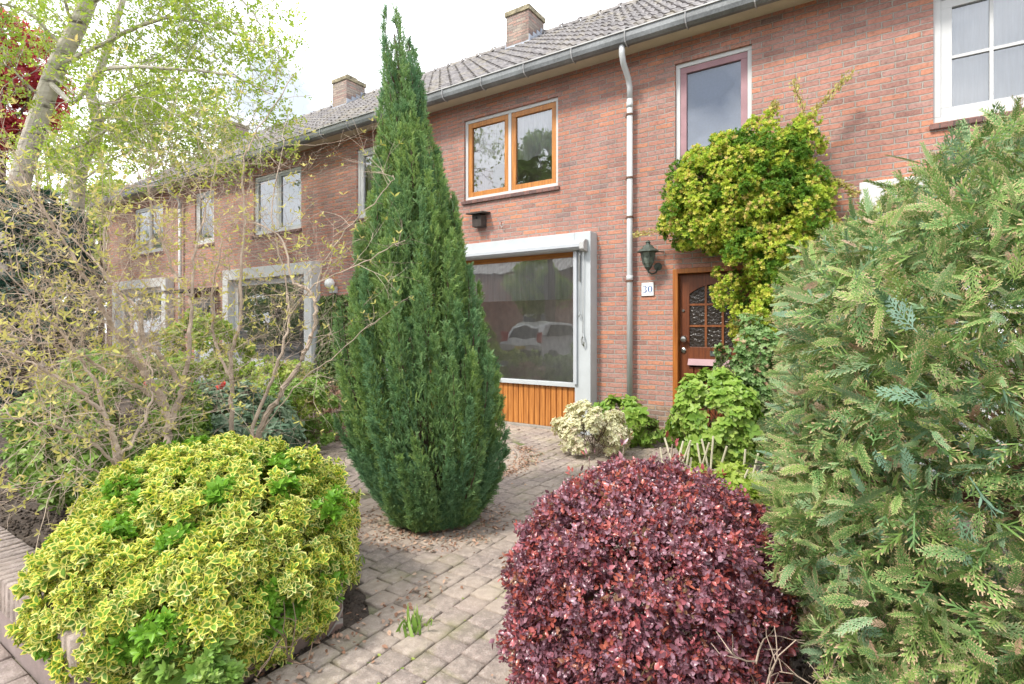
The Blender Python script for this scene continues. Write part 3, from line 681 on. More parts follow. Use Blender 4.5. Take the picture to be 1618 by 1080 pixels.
cap = paver_tmpl(.058, .215, .008, .006); cap = ([(a, b, c if c > -.01 else -.14) for a, b, c in cap[0]], cap[1], cap[2])
nx = np.arange(-11, -2.4, .0585); n = len(nx)
scatter('capping', cap, np.stack([nx, np.full(n, -5.77), .305 + rng.normal(0, .0015, n)], 1), np.stack([rng.normal(0, .01, n), np.ones(n), rng.normal(0, .01, n)], 1), np.tile((0, 0, 1.), (n, 1)), 1., paver_mat('capping_brick', [(0, (.26, .2, .185)), (.5, (.34, .27, .245)), (1, (.3, .235, .22))], False), t)

# ------------------------------------------------------------------ leaf shapes
def leaf(w_=.5, fold=.12, curl=.1, pts=3):
    """length 1 along y; a six sided blade folded along its midrib"""
    v = [(0, 0, 0), (0, .5, -fold), (0, 1, -curl), (-w_/2, .32, 0), (-w_/2*.82, .68, -curl*.4), (w_/2, .32, 0), (w_/2*.82, .68, -curl*.4)]
    f = [(0, 1, 3), (3, 1, 4), (4, 1, 2), (0, 5, 1), (5, 6, 1), (6, 2, 1)]
    return v, f, [0, 0, 1, 1, 1, 1, 1]
def leaf2(w_=.6, fold=.1, curl=.15):
    """two ring blade: inner part edge 0, margin edge 1"""
    v = []; e = []
    outl = [(0, 0), (-w_*.46, .3), (-w_*.46, .68), (0, 1), (w_*.46, .68), (w_*.46, .3)]; K_ = 6
    for x, y in outl: v.append((x, y, abs(x) * fold * 2 - curl * y * y)); e.append(1)
    for x, y in outl:
        x2, y2 = x * .55, .48 + (y - .48) * .62; v.append((x2, y2, abs(x2) * fold * 2 - curl * y2 * y2 - .01)); e.append(.35)
    v.append((0, .48, -.03 - curl * .23)); e.append(0)
    f = []
    for k in range(6):
        a, b = k, (k + 1) % 6; f += [(a, 6 + a, b), (b, 6 + a, 6 + b), (6 + a, 12, 6 + b)]
    return v, f, e
def combine(items):
    """items: (tmpl, azimuth, tilt up from the plane, scale, offset)"""
    V, F, E = [], [], []
    for (v, f, e), az, tilt, s, off in items:
        b = len(V); v = np.array(v) * s
        ct, st = math.cos(tilt), math.sin(tilt)      # whorl axis = +y of the cluster: leaf length goes out & up
        p = np.stack([v[:, 0], v[:, 1] * st + v[:, 2] * ct * 1.0, v[:, 1] * ct - v[:, 2] * st], 1)
        ca, sa = math.cos(az), math.sin(az)
        q = np.stack([p[:, 0] * ca + p[:, 2] * sa, p[:, 1], -p[:, 0] * sa + p[:, 2] * ca], 1) + np.array(off)
        V += q.tolist(); F += [tuple(b + i for i in ff) for ff in f]; E += list(e)
    return V, F, E
def whorl(lf, n, tilt=.5, s=1., layers=1, rise=.3, seed=1):
    r = random.Random(seed); it = []
    for L in range(layers):
        for k in range(n):
            it.append((lf, 2*math.pi*(k + .5 * L)/n + r.uniform(-.25, .25), tilt + .35 * L + r.uniform(-.25, .25), s * (1 - .22 * L) * r.uniform(.8, 1.1), (0, L * rise * s, 0)))
    return combine(it)
def frond(nb=8, sub=3, ang=.75, w_=.02, seed=0, wid=.55, bend=.12):
    """flat scaly spray: axis, alternate branchlets, each with side twiglets; length 1; thin blades"""
    r = random.Random(seed); V, F, E = [], [], []
    def blade(p, d, L, wd, e0, e1):
        nrm = (-d[1], d[0]); b = len(V); z = lambda q: -bend * (q[1] ** 2) - .25 * abs(q[0]) ** 1.5
        q1 = (p[0] + d[0]*L*.55, p[1] + d[1]*L*.55); q2 = (p[0] + d[0]*L, p[1] + d[1]*L)
        for q, w1 in ((p, wd*.7), (q1, wd), (q2, wd*.45)):
            for s_ in (-1, 1):
                P2 = (q[0] + nrm[0]*w1*s_, q[1] + nrm[1]*w1*s_); V.append((P2[0], P2[1], z(P2)))
        E.extend([e0, e0, (e0+e1)/2, (e0+e1)/2, e1, e1]); F.extend([(b, b+1, b+3, b+2), (b+2, b+3, b+5, b+4)])
    blade((0, 0), (0, 1), 1, w_ * .8, 0, .8)
    for k in range(nb):
        t_ = .1 + .85 * k / nb
        for s_ in (-1, 1):
            L = wid * (1 - t_ * .75) * r.uniform(.75, 1.1) * (.55 + min(1, t_ * 3) * .45); a = ang * r.uniform(.8, 1.15); d = (s_ * math.sin(a), math.cos(a)); p = (0, t_ + (.03 if s_ > 0 else 0))
            blade(p, d, L, w_, 0, 1)
            for m in range(sub):
                u = .3 + .6 * m / sub
                for s2 in (-1, 1):
                    a2 = a * s_ + s2 * .6; blade((p[0] + d[0]*L*u, p[1] + d[1]*L*u), (math.sin(a2), math.cos(a2)), L * .36 * (1.15 - u), w_ * .9, .3, 1)
    return V, F, E

def sprig(nb=10, L=.34, w_=.045, seed=0, ang=.65):
    """bushy little shoot: short scaly branchlets set all round an axis"""
    r = random.Random(seed); V, F, E = [], [], []
    def blade(p, d, ln, wd, e0, e1):
        d = Vector(d).normalized(); q = d.cross(Vector((r.uniform(-1, 1), r.uniform(-1, 1), r.uniform(-1, 1)))).normalized(); b = len(V); p = Vector(p)
        for u, w1 in ((0, wd * .7), (.55, wd), (1, wd * .4)):
            for s_ in (-1, 1): V.append(tuple(p + d * ln * u + q * w1 * s_))
        E.extend([e0, e0, (e0 + e1) / 2, (e0 + e1) / 2, e1, e1]); F.extend([(b, b+1, b+3, b+2), (b+2, b+3, b+5, b+4)])
    blade((0, 0, 0), (0, 1, 0), 1, w_ * .8, 0, .9)
    for k in range(nb):
        u = .08 + .85 * k / nb; a = k * 2.4 + r.uniform(-.3, .3); an = ang * r.uniform(.8, 1.2)
        blade((0, u, 0), (math.sin(an) * math.cos(a), math.cos(an), math.sin(an) * math.sin(a)), L * (1.1 - .6 * u) * r.uniform(.8, 1.2), w_, .1, 1)
    return V, F, E
def sph(n):
    d = rng.standard_normal((n, 3)); return unit(d)
def clumps(centre, radii, K, rc, n, zmin=.02, power=2.0, flat=0, jitter=1., spread=.35, lo=.55, shell=.82):
    """n points on K leafy clumps that make up a lumpy ellipsoid; returns position, outward direction, clump id"""
    centre = np.array(centre, float); radii = np.array(radii, float)
    p = sph(K * 3); p = p / (np.abs(p) ** power).sum(1, keepdims=True) ** (1 / power)
    c = centre + p * radii * (shell + rng.normal(0, .05, (len(p), 1))); c = c[c[:, 2] > zmin + rc * .3][:K]
    nrm = unit((c - centre) / radii ** 2); rr = rc * rng.uniform(.7, 1.3, len(c))
    k = rng.integers(0, len(c), n); d = unit(nrm[k] * .75 + sph(n) * 1.0)
    pos = c[k] + d * (rr[k] * rng.uniform(lo, 1.05, n))[:, None]
    ok = pos[:, 2] > zmin; return pos[ok], unit(d[ok] + nrm[k][ok] * .5), k[ok]
def leaves(name, tmpl, pos, out, size, mat, parent=None, loc=None, tone=None, up=.35, wild=.6, var=.25, smooth=False):
    n = len(pos); al = unit(out + np.array((0, 0, up)) + sph(n) * wild); nr = unit(np.cross(al, sph(n)) + 0)
    return scatter(name, tmpl, pos, al, nr, size * (1 + rng.normal(0, var, n)).clip(.5, 1.6), mat, parent, loc, tone, smooth)
def flatleaves(name, tmpl, pos, out, size, mat, parent=None, tone=None, droop=.3, wild=.5, var=.25):
    """single blades whose upper face looks outward and up"""
    n = len(pos); nr = unit(out + np.array((0, 0, .5)) + sph(n) * wild); al = unit(np.cross(nr, sph(n)) - np.array((0, 0, droop)))
    al = unit(al - (al * nr).sum(1, keepdims=True) * nr)
    return scatter(name, tmpl, pos, al, nr, size * (1 + rng.normal(0, var, n)).clip(.5, 1.6), mat, parent, None, tone)

# branches -------------------------------------------------------------------
def smooth_path(ctrl, n):
    ctrl = np.array(ctrl, float); t_ = np.linspace(0, len(ctrl) - 1, n); i = np.clip(t_.astype(int), 0, len(ctrl) - 2); u = (t_ - i)[:, None]
    p0 = ctrl[np.clip(i - 1, 0, None)]; p1 = ctrl[i]; p2 = ctrl[i + 1]; p3 = ctrl[np.clip(i + 2, None, len(ctrl) - 1)]
    return .5 * ((2*p1) + (p2-p0)*u + (2*p0-5*p1+4*p2-p3)*u**2 + (3*p1-p0-3*p2+p3)*u**3)
def wander(p, d, L, n, wob, trop):
    pts = [np.array(p, float)]; d = np.array(d, float); d /= np.linalg.norm(d)
    for _ in range(n):
        d = d + rng.normal(0, wob, 3) + np.array((0, 0, trop)); d /= np.linalg.norm(d); pts.append(pts[-1] + d * L / n)
    return np.array(pts)
def twigs(mb, path, count, length, r0, levels, tips, wob=.16, trop=.03, spread=.9, start=.2, kids=3, shrink=.55, sides=4, axis_up=.2):
    n = len(path)
    for _ in range(count):
        u = start + (1 - start) * rng.random(); i = min(n - 2, int(u * (n - 1))); p = path[i] + (path[i+1] - path[i]) * rng.random()
        t_ = path[i+1] - path[i]; t_ = t_ / (np.linalg.norm(t_) + 1e-9); d = t_ * .7 + sph(1)[0] * spread + np.array((0, 0, axis_up))
        L = length * rng.uniform(.5, 1.2); seg = max(3, int(L / .06)) if L < .6 else 8
        q = wander(p, d, L, min(seg, 7), wob, trop); mb.tube(q, np.linspace(r0, r0 * .45, len(q)), sides)
        if levels > 0: twigs(mb, q, kids, length * shrink, r0 * .6, levels - 1, tips, wob, trop, spread, .15, kids, shrink, 3, axis_up)
        for j in range(max(1, len(q) // 2), len(q)): tips.append((q[j], q[j] - q[j-1], levels))

# ------------------------------------------------------------------ plants near the camera
G = {}
G['euonymus'] = leafmat('variegated_leaf', [(0, (.16, .33, .04)), (.5, (.24, .42, .06)), (1, (.13, .27, .05))],
                        [(0, (.78, .74, .12)), (.6, (.85, .80, .20)), (1, (.87, .84, .36))], .5, [(0, (.16, .36, .03)), (.6, (.24, .46, .05)), (1, (.14, .32, .03))], rough=.4)
G['berberis'] = leafmat('purple_leaf', [(0, (.12, .05, .065)), (.25, (.25, .10, .14)), (.5, (.38, .21, .27)), (.72, (.40, .09, .11)), (.93, (.52, .13, .09)), (1, (.22, .16, .09))], rough=.3, trans=.28, spec=.8)
G['cypress'] = leafmat('cypress_scale', [(0, (.15, .28, .10)), (.4, (.24, .39, .12)), (.75, (.32, .45, .13)), (1, (.2, .34, .15))],
                       [(0, (.30, .44, .14)), (.8, (.40, .50, .17)), (1, (.3, .42, .2))], .8, [(0, (.12, .26, .14)), (1, (.2, .36, .2))], rough=.65, trans=.3, spec=.12)
G['hedge'] = leafmat('thuja_scale', [(0, (.11, .22, .07)), (.35, (.21, .34, .09)), (.65, (.15, .28, .10)), (.85, (.29, .40, .11)), (1, (.2, .33, .18))],
                     [(0, (.42, .46, .18)), (.35, (.56, .48, .24)), (.8, (.66, .45, .30)), (1, (.4, .48, .26))], .74, [(0, (.17, .30, .25)), (1, (.25, .39, .34))], rough=.6, trans=.25, spec=.15)
G['twig'] = paint('twig_bark', (.46, .365, .29), .85, var=.3, scale=9, bump=.001)
G['twig_dark'] = paint('dark_twig', (.10, .065, .045), .9, var=.3, scale=9)
G['spring'] = leafmat('spring_leaf', [(0, (.46, .46, .10)), (.5, (.60, .57, .17)), (1, (.66, .55, .24))], rough=.5, trans=.4)
G['bright'] = leafmat('bright_green_leaf', [(0, (.15, .29, .05)), (.5, (.24, .40, .08)), (1, (.37, .5, .14))], rough=.4)
G['hydrangea'] = leafmat('fresh_broad_leaf', [(0, (.17, .32, .05)), (.5, (.28, .44, .07)), (.9, (.40, .53, .12)), (1, (.46, .54, .2))], rough=.38, trans=.4)
G['pyracantha'] = leafmat('firethorn_leaf', [(0, (.22, .38, .05)), (.25, (.42, .58, .07)), (.6, (.62, .70, .10)), (.85, (.78, .74, .18)), (1, (.74, .56, .25))], rough=.45, tone_col=[(0, (.07, .2, .025)), (1, (.14, .34, .04))])
G['white_bush'] = leafmat('cream_leaf', [(0, (.4, .46, .2)), (.5, (.5, .54, .3)), (1, (.4, .45, .2))], [(0, (.84, .80, .54)), (.7, (.88, .85, .64)), (1, (.88, .7, .6))], .3, rough=.45)
G['birch'] = leafmat('young_birch_leaf', [(0, (.26, .40, .05)), (.5, (.40, .54, .08)), (1, (.56, .60, .14))], rough=.45, trans=.5)
G['redleaf'] = leafmat('dark_red_leaf', [(0, (.30, .03, .05)), (.5, (.5, .06, .08)), (1, (.62, .16, .14))], rough=.45, trans=.55)
G['holly'] = leafmat('holly_leaf', [(0, (.015, .05, .035)), (.6, (.03, .08, .05)), (1, (.06, .12, .08))], rough=.28, trans=.1, spec=.8)
G['pieris'] = leafmat('grey_green_leaf', [(0, (.10, .19, .11)), (.5, (.2, .3, .19)), (1, (.34, .42, .3))], rough=.35)
G['ivy'] = leafmat('ivy_leaf', [(0, (.06, .13, .03)), (.6, (.13, .2, .05)), (1, (.28, .3, .12))], rough=.4)
G['yellowgreen'] = leafmat('lime_leaf', [(0, (.22, .36, .04)), (.5, (.38, .5, .08)), (1, (.55, .58, .2))], rough=.45, trans=.45)
G['flower'] = paint('red_petal', (.65, .04, .03), .5)
G['brown_leaf'] = leafmat('dead_leaf', [(0, (.2, .10, .06)), (.5, (.4, .24, .17)), (1, (.55, .4, .3))], rough=.8, trans=.15)

# -- variegated euonymus spilling over the wall
LF2 = leaf2(.54, .3, .2); LF = leaf(.5)
t = thing('variegated_bush', (-2.7, -5.2, 0), 'mounded yellow and green variegated bush spilling over the low wall at bottom left', 'bush')
wh = whorl(LF2, 3, .5, 1., 2, .3, 3)
C1 = (-2.76, -5.14, .29); R1 = (.72, .54, .49)
pos, out, kk = clumps(C1, R1, 380, .075, 15500, .03, 2.6, lo=.35, shell=.88)
p2, o2, k2 = clumps((-2.34, -5.46, .28), (.38, .26, .27), 70, .07, 3700, .02, 2.2, lo=.4); p3, o3, k3 = clumps((-2.66, -5.66, .29), (.42, .22, .28), 90, .065, 4300, .04, 2.2, lo=.4)
p4, o4, k4 = clumps((-2.24, -5.26, .26), (.26, .34, .30), 60, .07, 2600, .02, 2.2, lo=.3)
pos = np.concatenate([pos, p2, p3, p4]); out = np.concatenate([out, o2, o3, o4]); kk = np.concatenate([kk, k2 + 500, k3 + 650, k4 + 760])
green = rng.random(900) < np.where(np.arange(900) < 500, .17, .07); tone = green[kk].astype(float)
leaves('foliage', wh, pos, out, .037, G['euonymus'], t, tone=tone, up=.35, wild=.6, var=.35)
mb = MB(); tips = []
for k in range(18):
    b = np.array((-2.8 + rng.normal(0, .3), -5.15 + rng.normal(0, .12), 0)); twigs(mb, wander(b, (rng.normal(0, .7), rng.normal(0, .5), 1), .42, 6, .15, .02), 4, .2, .004, 1, tips)
obj('stems', mb, G['twig_dark'], t)
pos, out, kk = clumps((-2.02, -5.62, .10), (.18, .09, .18), 14, .06, 260, .01, 2, lo=.3)
tag(leaves('green_shoots', whorl(leaf(.5, .1, .1), 5, .5, 1., 2, .15, 8), pos, out, .042, G['bright'], loc=(-2.0, -5.72, 0), up=.5), 'plain bright green shoots in front of the yellow bush at the foot of the wall', 'plant')

# -- purple barberry
t = thing('purple_barberry', (-.70, -4.72, 0), 'rounded dark red barberry bush at the bottom centre beside the paved path', 'bush')
wh = combine([(leaf(.58, .14, .05), k * 2.3, .5 + .25 * (k % 3), .75 + .12 * (k % 3), (.25 * math.sin(k * 1.7), .28 * k, .25 * math.cos(k * 2.9))) for k in range(5)])
pos, out, kk = clumps((-.68, -4.67, .42), (.44, .49, .43), 800, .05, 36000, .04, 3.0, lo=.1, shell=.89)
p2, o2, k2 = clumps((-.68, -4.67, .40), (.40, .44, .40), 260, .09, 9000, .1, 3.0, lo=.3, shell=.85); pos = np.concatenate([pos, p2]); out = np.concatenate([out, o2])
leaves('foliage', wh, pos, out, .0165, G['berberis'], t, up=.3, wild=.85, var=.35)
mb = MB(); tips = []
for k in range(10):
    b = np.array((-.68 + rng.normal(0, .16), -4.7 + rng.normal(0, .14), 0)); twigs(mb, wander(b, (rng.normal(0, .5), rng.normal(0, .5), 1.3), .55, 7, .12, .02), 6, .2, .003, 1, tips)
for k in range(10): twigs(mb, wander((-.22 + rng.normal(0, .05), -4.7 + rng.normal(0, .12), 0), (rng.normal(.1, .3), rng.normal(-.1, .3), 1), .5, 7, .12, .02), 8, .2, .003, 1, tips)
obj('stems', mb, G['twig'], t)
# red shoots standing behind it
t = thing('red_shoots', (-.95, -3.9, 0), 'thin upright reddish shoots rising behind the dark red barberry', 'plant')
mb = MB(); tp = []
for k in range(9):
    q = wander((-.95 + rng.normal(0, .22), -4.0 + rng.normal(0, .12), 0), (rng.normal(0, .12), rng.normal(0, .12), 1), rng.uniform(.55, .85), 8, .05, .05); mb.tube(q, .003, 4)
    for i in range(4, 9): tp += [q[i] + rng.normal(0, .018, 3) for _ in range(5)]
obj('stems', mb, G['twig'], t); tp = np.array(tp)
leaves('foliage', leaf(.4), tp, np.tile((0, 0, 1.), (len(tp), 1)), .035, G['berberis'], t, wild=.9)

# -- big thuja hedge on the right
t = thing('conifer_hedge', (.75, -4.15, 0), 'large feathery blue green conifer hedge filling the right side of the picture', 'hedge')
HC = np.array((.78, -4.02, .97)); HR = np.array((1.06, 1.22, 1.02))
fr = [frond(9, 2, .60, .0145, 0, .42, .2), frond(7, 2, .75, .0165, 1, .52, .35), frond(10, 1, .55, .017, 2, .34, .1), sprig(16, .34, .026, 4, .7), sprig(13, .42, .03, 5, .6)]
def shell_pts(c, r, n, power, lump, zmin, seedv, inner=.25):
    p = sph(n); p = p / (np.abs(p) ** power).sum(1, keepdims=True) ** (1 / power)
    k = 1 + lump * (np.sin(p[:, 0] * 5 + seedv) * np.sin(p[:, 1] * 6 + 1) + .7 * np.sin(p[:, 2] * 9 + p[:, 0] * 4) + .5 * np.sin(p[:, 1] * 14 + p[:, 2] * 11))
    dep = rng.random(n) ** 1.6 * inner; pos = c + p * r * (k - dep)[:, None]; nr = unit(np.sign(p) * np.abs(p) ** (power - 1) / r)
    ok = pos[:, 2] > zmin; return pos[ok], nr[ok], dep[ok]
pos, nr, dep = shell_pts(HC, HR, 40000, 3.3, .035, .03, 0, .17)
cv = unit(np.array(CAMP) - HC); face = (nr @ cv); keep = (face > -.2) | (rng.random(len(pos)) < .3); pos, nr = pos[keep], nr[keep]
pin, nin, _d = shell_pts(HC, HR * .78, 22000, 3.0, .05, .03, 0, .25); kp = (nin @ cv) > -.1; pos = np.concatenate([pos, pin[kp]]); nr = np.concatenate([nr, nin[kp]])
pick = rng.integers(0, 5, len(pos))
for s in range(5):
    m = pick == s
    P_, N_ = pos[m], nr[m]; n = len(P_)
    al = unit(N_ * .55 + sph(n) * .95 + np.array((0, 0, .05))); nn = unit(np.cross(al, sph(n)) + np.array((0, 0, .45)))
    tone = np.clip(rng.normal(-.15, .3, n) + .3 * np.sin(P_[:, 0] * 9) * np.sin(P_[:, 2] * 7 + P_[:, 1] * 5), 0, .75)
    scatter('foliage', fr[s], P_, al, nn, (.082 if s < 3 else .064) * rng.uniform(.5, 1.45, n), G['hedge'], t, tone=tone)
mb = MB()
for k in range(150):
    d = sph(1)[0]; d[2] = abs(d[2]) * .8 - .1; e = HC + d * HR * rng.uniform(.8, .97); s0 = HC + (e - HC) * .35 - np.array((0, 0, .2))
    if e[2] < .1: continue
    q = smooth_path([s0, (s0 + e) / 2 + rng.normal(0, .06, 3), e], 6); mb.tube(q, np.linspace(.012, .0035, 6), 5)
for x, y in ((.85, -4.3), (.75, -4.0), (.85, -3.5)): mb.tube(smooth_path([(x, y, 0), (x + .03, y, .8), (x - .05, y + .05, 1.8)], 8), np.linspace(.05, .012, 8), 8)
obj('branches', mb, paint('reddish_bark', (.22, .12, .08), .9, var=.3, scale=12), t)
# dead brown sprays caught in it
pos, nr, dep = shell_pts(HC, HR * 1.01, 1500, 3.3, .035, .1, 0, .08); n = len(pos)
scatter('dead_sprays', fr[1], pos, unit(nr + sph(n) * .8), sph(n), .042, G['brown_leaf'], t)

# -- the tall cypress
t = thing('cypress_tree', (-2.66, -3.57, 0), 'tall narrow green conifer standing in the middle of the paved front garden', 'conifer')
# profile: (height, centre shift along the view plane, radius)
prof = [(.00, .03, .26), (.12, .03, .36), (.35, .02, .50), (.6, -.03, .60), (.9, -.08, .65), (1.2, -.10, .60), (1.5, -.11, .52), (1.9, -.13, .41), (2.3, -.14, .29), (2.6, -.16, .23), (2.9, -.18, .18), (3.2, -.22, .15), (3.5, -.26, .075), (3.75, -.29, .015)]
ph, ps, pr = map(np.array, zip(*prof)); TB = np.array((-2.66, -3.66, 0)); SX = np.array((CA, SA, 0))
def axis(z): return TB + SX * np.interp(z, ph, ps)[..., None] + np.array((0, 0, 1.)) * np.asarray(z)[..., None]
# flame shaped plumes
NP = 360; zt = 3.72 * (1 - rng.random(NP) ** .7); az = rng.random(NP) * 2 * math.pi
fp = [sprig(11, .36, .042, 1, .6), sprig(9, .42, .045, 2, .75), frond(5, 1, .6, .03, 3, .30, .4)]
P_, A_, N_, T_ = [], [], [], []
mbst = MB()
for i in range(NP):
    z1 = zt[i]; R = np.interp(z1, ph, pr); o_ = np.array((math.cos(az[i]), math.sin(az[i]), 0)); rr = R * rng.uniform(.76, 1.12); tn = rng.uniform(-.5, .8)
    tip = axis(np.array(z1 + .08)) + o_ * rr * .92; Lp = rng.uniform(.4, .85) * (1 if z1 < 2.9 else .55); z0 = max(.02, z1 - Lp)
    base = axis(np.array(z0)) + o_ * min(np.interp(z0, ph, pr), rr + .02) * (.62 if z1 < 3 else .2)
    mid = (base + tip) / 2 + o_ * .05; c = smooth_path([base, mid, tip], 7)
    n = int(135 * (Lp / .4) * (1 if z1 < 2.9 else .7)); u = rng.random(n); q = np.stack([np.interp(u * 6, range(7), c[:, j]) for j in range(3)], 1)
    wv = (.085 if z1 < 2.9 else .05) * (1 - u ** 1.3) + .004; rad = unit(sph(n) + o_ * .8); P_.append(q + rad * wv[:, None] * rng.uniform(.4, 1, n)[:, None])
    tdir = unit(c[6] - c[2]); A_.append(unit(tdir * .95 + rad * .6 + np.array((0, 0, .3)) + sph(n) * .42)); N_.append(unit(np.cross(rad, sph(n))+rad*.4)); T_.append(np.full(n, max(0, tn)))
    if i % 2 == 0: mbst.tube(c, np.linspace(.008, .003, 7), 4)
# inner fill so the crown is dense
n = 12000; z = 3.5 * (1 - rng.random(n) ** .6); R = np.interp(z, ph, pr); a = rng.random(n) * 2 * math.pi; ro = R * rng.uniform(.3, .75, n); oo = np.stack([np.cos(a), np.sin(a), 0 * a], 1)
P_.append(axis(z) + oo * ro[:, None]); A_.append(unit(oo * .4 + np.array((0, 0, 1.)) + sph(n) * .3)); N_.append(unit(oo + sph(n))); T_.append(np.zeros(n))
# low skirt
P_ = np.concatenate(P_); A_ = np.concatenate(A_); N_ = np.concatenate(N_); T_ = np.clip(np.concatenate(T_), 0, .8)
ok = P_[:, 2] > .02; P_, A_, N_, T_ = P_[ok], A_[ok], N_[ok], T_[ok]; grp = rng.integers(0, 3, len(P_))
T_ = np.clip(T_ + (P_[:, 2] > 2.9) * .35 + (P_[:, 2] < .55) * .25, 0, .9)
for s in range(3):
    m = grp == s; scatter('foliage', fp[s], P_[m], A_[m], N_[m], .055 * rng.uniform(.65, 1.25, m.sum()), G['cypress'], t, tone=T_[m])
mbst.tube(np.array([axis(np.array(z_)) for z_ in np.linspace(0, 3.55, 16)]), np.linspace(.06, .006, 16), 8)
obj('trunk', mbst, G['twig_dark'], t)

# ------------------------------------------------------------------ the twiggy spring shrubs on the left
def twiggy(name, loc, label, stems, nt, length, levels, r_st, leafn, thin=.0034, kids=3):
    t = thing(name, loc, label, 'shrub', 'bare spring shrubs'); mb = MB(); tips = []
    for (ctrl, r0, cnt) in stems:
        pth = smooth_path([spot(*c) for c in ctrl], 5 * len(ctrl)); pth += rng.normal(0, .006, pth.shape)
        pth[:, 2] = np.maximum(pth[:, 2], 0)
        mb.tube(pth, np.linspace(r0, max(.0022, r0 * .16), len(pth)), 7)
        twigs(mb, pth, int(cnt * nt), length, thin, levels, tips, .17, .02, .95, .15, kids, .6, 4, .1)
    obj('branches', mb, G['twig'], t)
    tp = np.array([x[0] for x in tips]); td = np.array([x[1] for x in tips]); s = rng.choice(len(tp), min(leafn, len(tp)), replace=False)
    leaves('foliage', whorl(leaf(.34, .12, .2), 3, .95, 1., 1, .1, 9), tp[s], unit(td[s]), .031, G['spring'], t, up=.5, wild=.4, var=.35)
    return t
GA = spot(266, 735, 3.55); GA[2] = 0
twiggy('twiggy_shrub', tuple(GA), 'large bare twiggy shrub with tiny yellow leaves, forked brown trunk left of centre', [
    ([(268, 860, 3.5), (268, 760, 3.5), (265, 690, 3.5), (262, 640, 3.5), (235, 598, 3.45), (205, 560, 3.4), (170, 500, 3.3), (135, 440, 3.2), (100, 380, 3.1), (60, 320, 3.0)], .030, 26),
    ([(265, 680, 3.5), (278, 645, 3.55), (292, 600, 3.6), (299, 540, 3.6), (302, 470, 3.65), (308, 400, 3.7), (325, 330, 3.8), (345, 250, 3.8)], .021, 22),
    ([(288, 610, 3.6), (262, 570, 3.5), (230, 540, 3.4), (218, 490, 3.4), (190, 462, 3.35), (168, 430, 3.3), (170, 350, 3.3), (200, 290, 3.3)], .017, 18),
    ([(235, 598, 3.45), (215, 540, 3.6), (195, 470, 3.7), (140, 400, 3.7), (70, 350, 3.6), (0, 320, 3.5)], .013, 18),
    ([(302, 470, 3.65), (270, 420, 3.6), (250, 360, 3.6), (235, 290, 3.5), (260, 230, 3.5)], .011, 14),
    ([(262, 640, 3.5), (200, 600, 3.3), (120, 560, 3.1), (60, 540, 2.9), (-10, 520, 2.8)], .013, 16),
], 1.9, .62, 2, 0, 1300, .0021)
GB = spot(400, 715, 3.8); GB[2] = 0
twiggy('twiggy_shrub', tuple(GB), 'bare twiggy shrub with several leaning stems in front of the white surrounded window', [
    ([(385, 850, 3.75), (390, 760, 3.75), (405, 695, 3.75), (437, 630, 3.7), (470, 580, 3.7), (492, 530, 3.7), (499, 480, 3.7), (482, 455, 3.7), (462, 440, 3.7), (447, 380, 3.75), (400, 350, 3.8)], .026, 20),
    ([(375, 850, 3.8), (366, 690, 3.8), (366, 620, 3.8), (366, 560, 3.8), (380, 510, 3.8), (380, 430, 3.85), (386, 350, 3.9), (384, 260, 3.9), (405, 210, 3.9), (465, 120, 3.9)], .018, 20),
    ([(392, 850, 3.7), (395, 700, 3.7), (420, 620, 3.7), (445, 560, 3.7), (456, 500, 3.75), (450, 440, 3.8), (430, 330, 3.8), (450, 220, 3.8)], .015, 16),
    ([(499, 490, 3.7), (508, 430, 3.7), (540, 370, 3.65), (590, 320, 3.6), (625, 275, 3.6)], .006, 6),
    ([(408, 690, 3.75), (470, 610, 3.6), (530, 560, 3.5), (600, 500, 3.45)], .005, 4),
    ([(455, 500, 3.75), (500, 450, 3.5), (570, 415, 3.4), (640, 378, 3.35)], .0045, 4),
    ([(366, 600, 3.8), (340, 540, 3.9), (335, 460, 3.9), (350, 380, 3.9), (320, 300, 3.9)], .012, 16),
], 1.6, .5, 2, 0, 700, .0020)
GC_ = spot(185, 745, 3.0); GC_[2] = 0
twiggy('twiggy_shrub', tuple(GC_), 'low tangle of bare twigs with pale new leaves at the far left above the wall', [
    ([(190, 870, 2.95), (188, 740, 2.95), (178, 680, 2.95), (150, 640, 2.9), (100, 600, 2.8), (30, 565, 2.7), (-40, 540, 2.6)], .018, 20),
    ([(186, 750, 2.95), (165, 640, 3.1), (120, 560, 3.1), (60, 480, 3.0), (0, 420, 2.9)], .013, 16),
    ([(190, 740, 2.95), (130, 690, 2.8), (50, 665, 2.6), (-20, 650, 2.5)], .009, 14),
    ([(188, 760, 2.95), (140, 740, 2.8), (80, 760, 2.7), (10, 775, 2.6)], .007, 12),
    ([(190, 720, 2.95), (235, 650, 3.1), (240, 590, 3.2), (215, 520, 3.2)], .010, 10),
], 1.6, .5, 2, 0, 750, .0021)

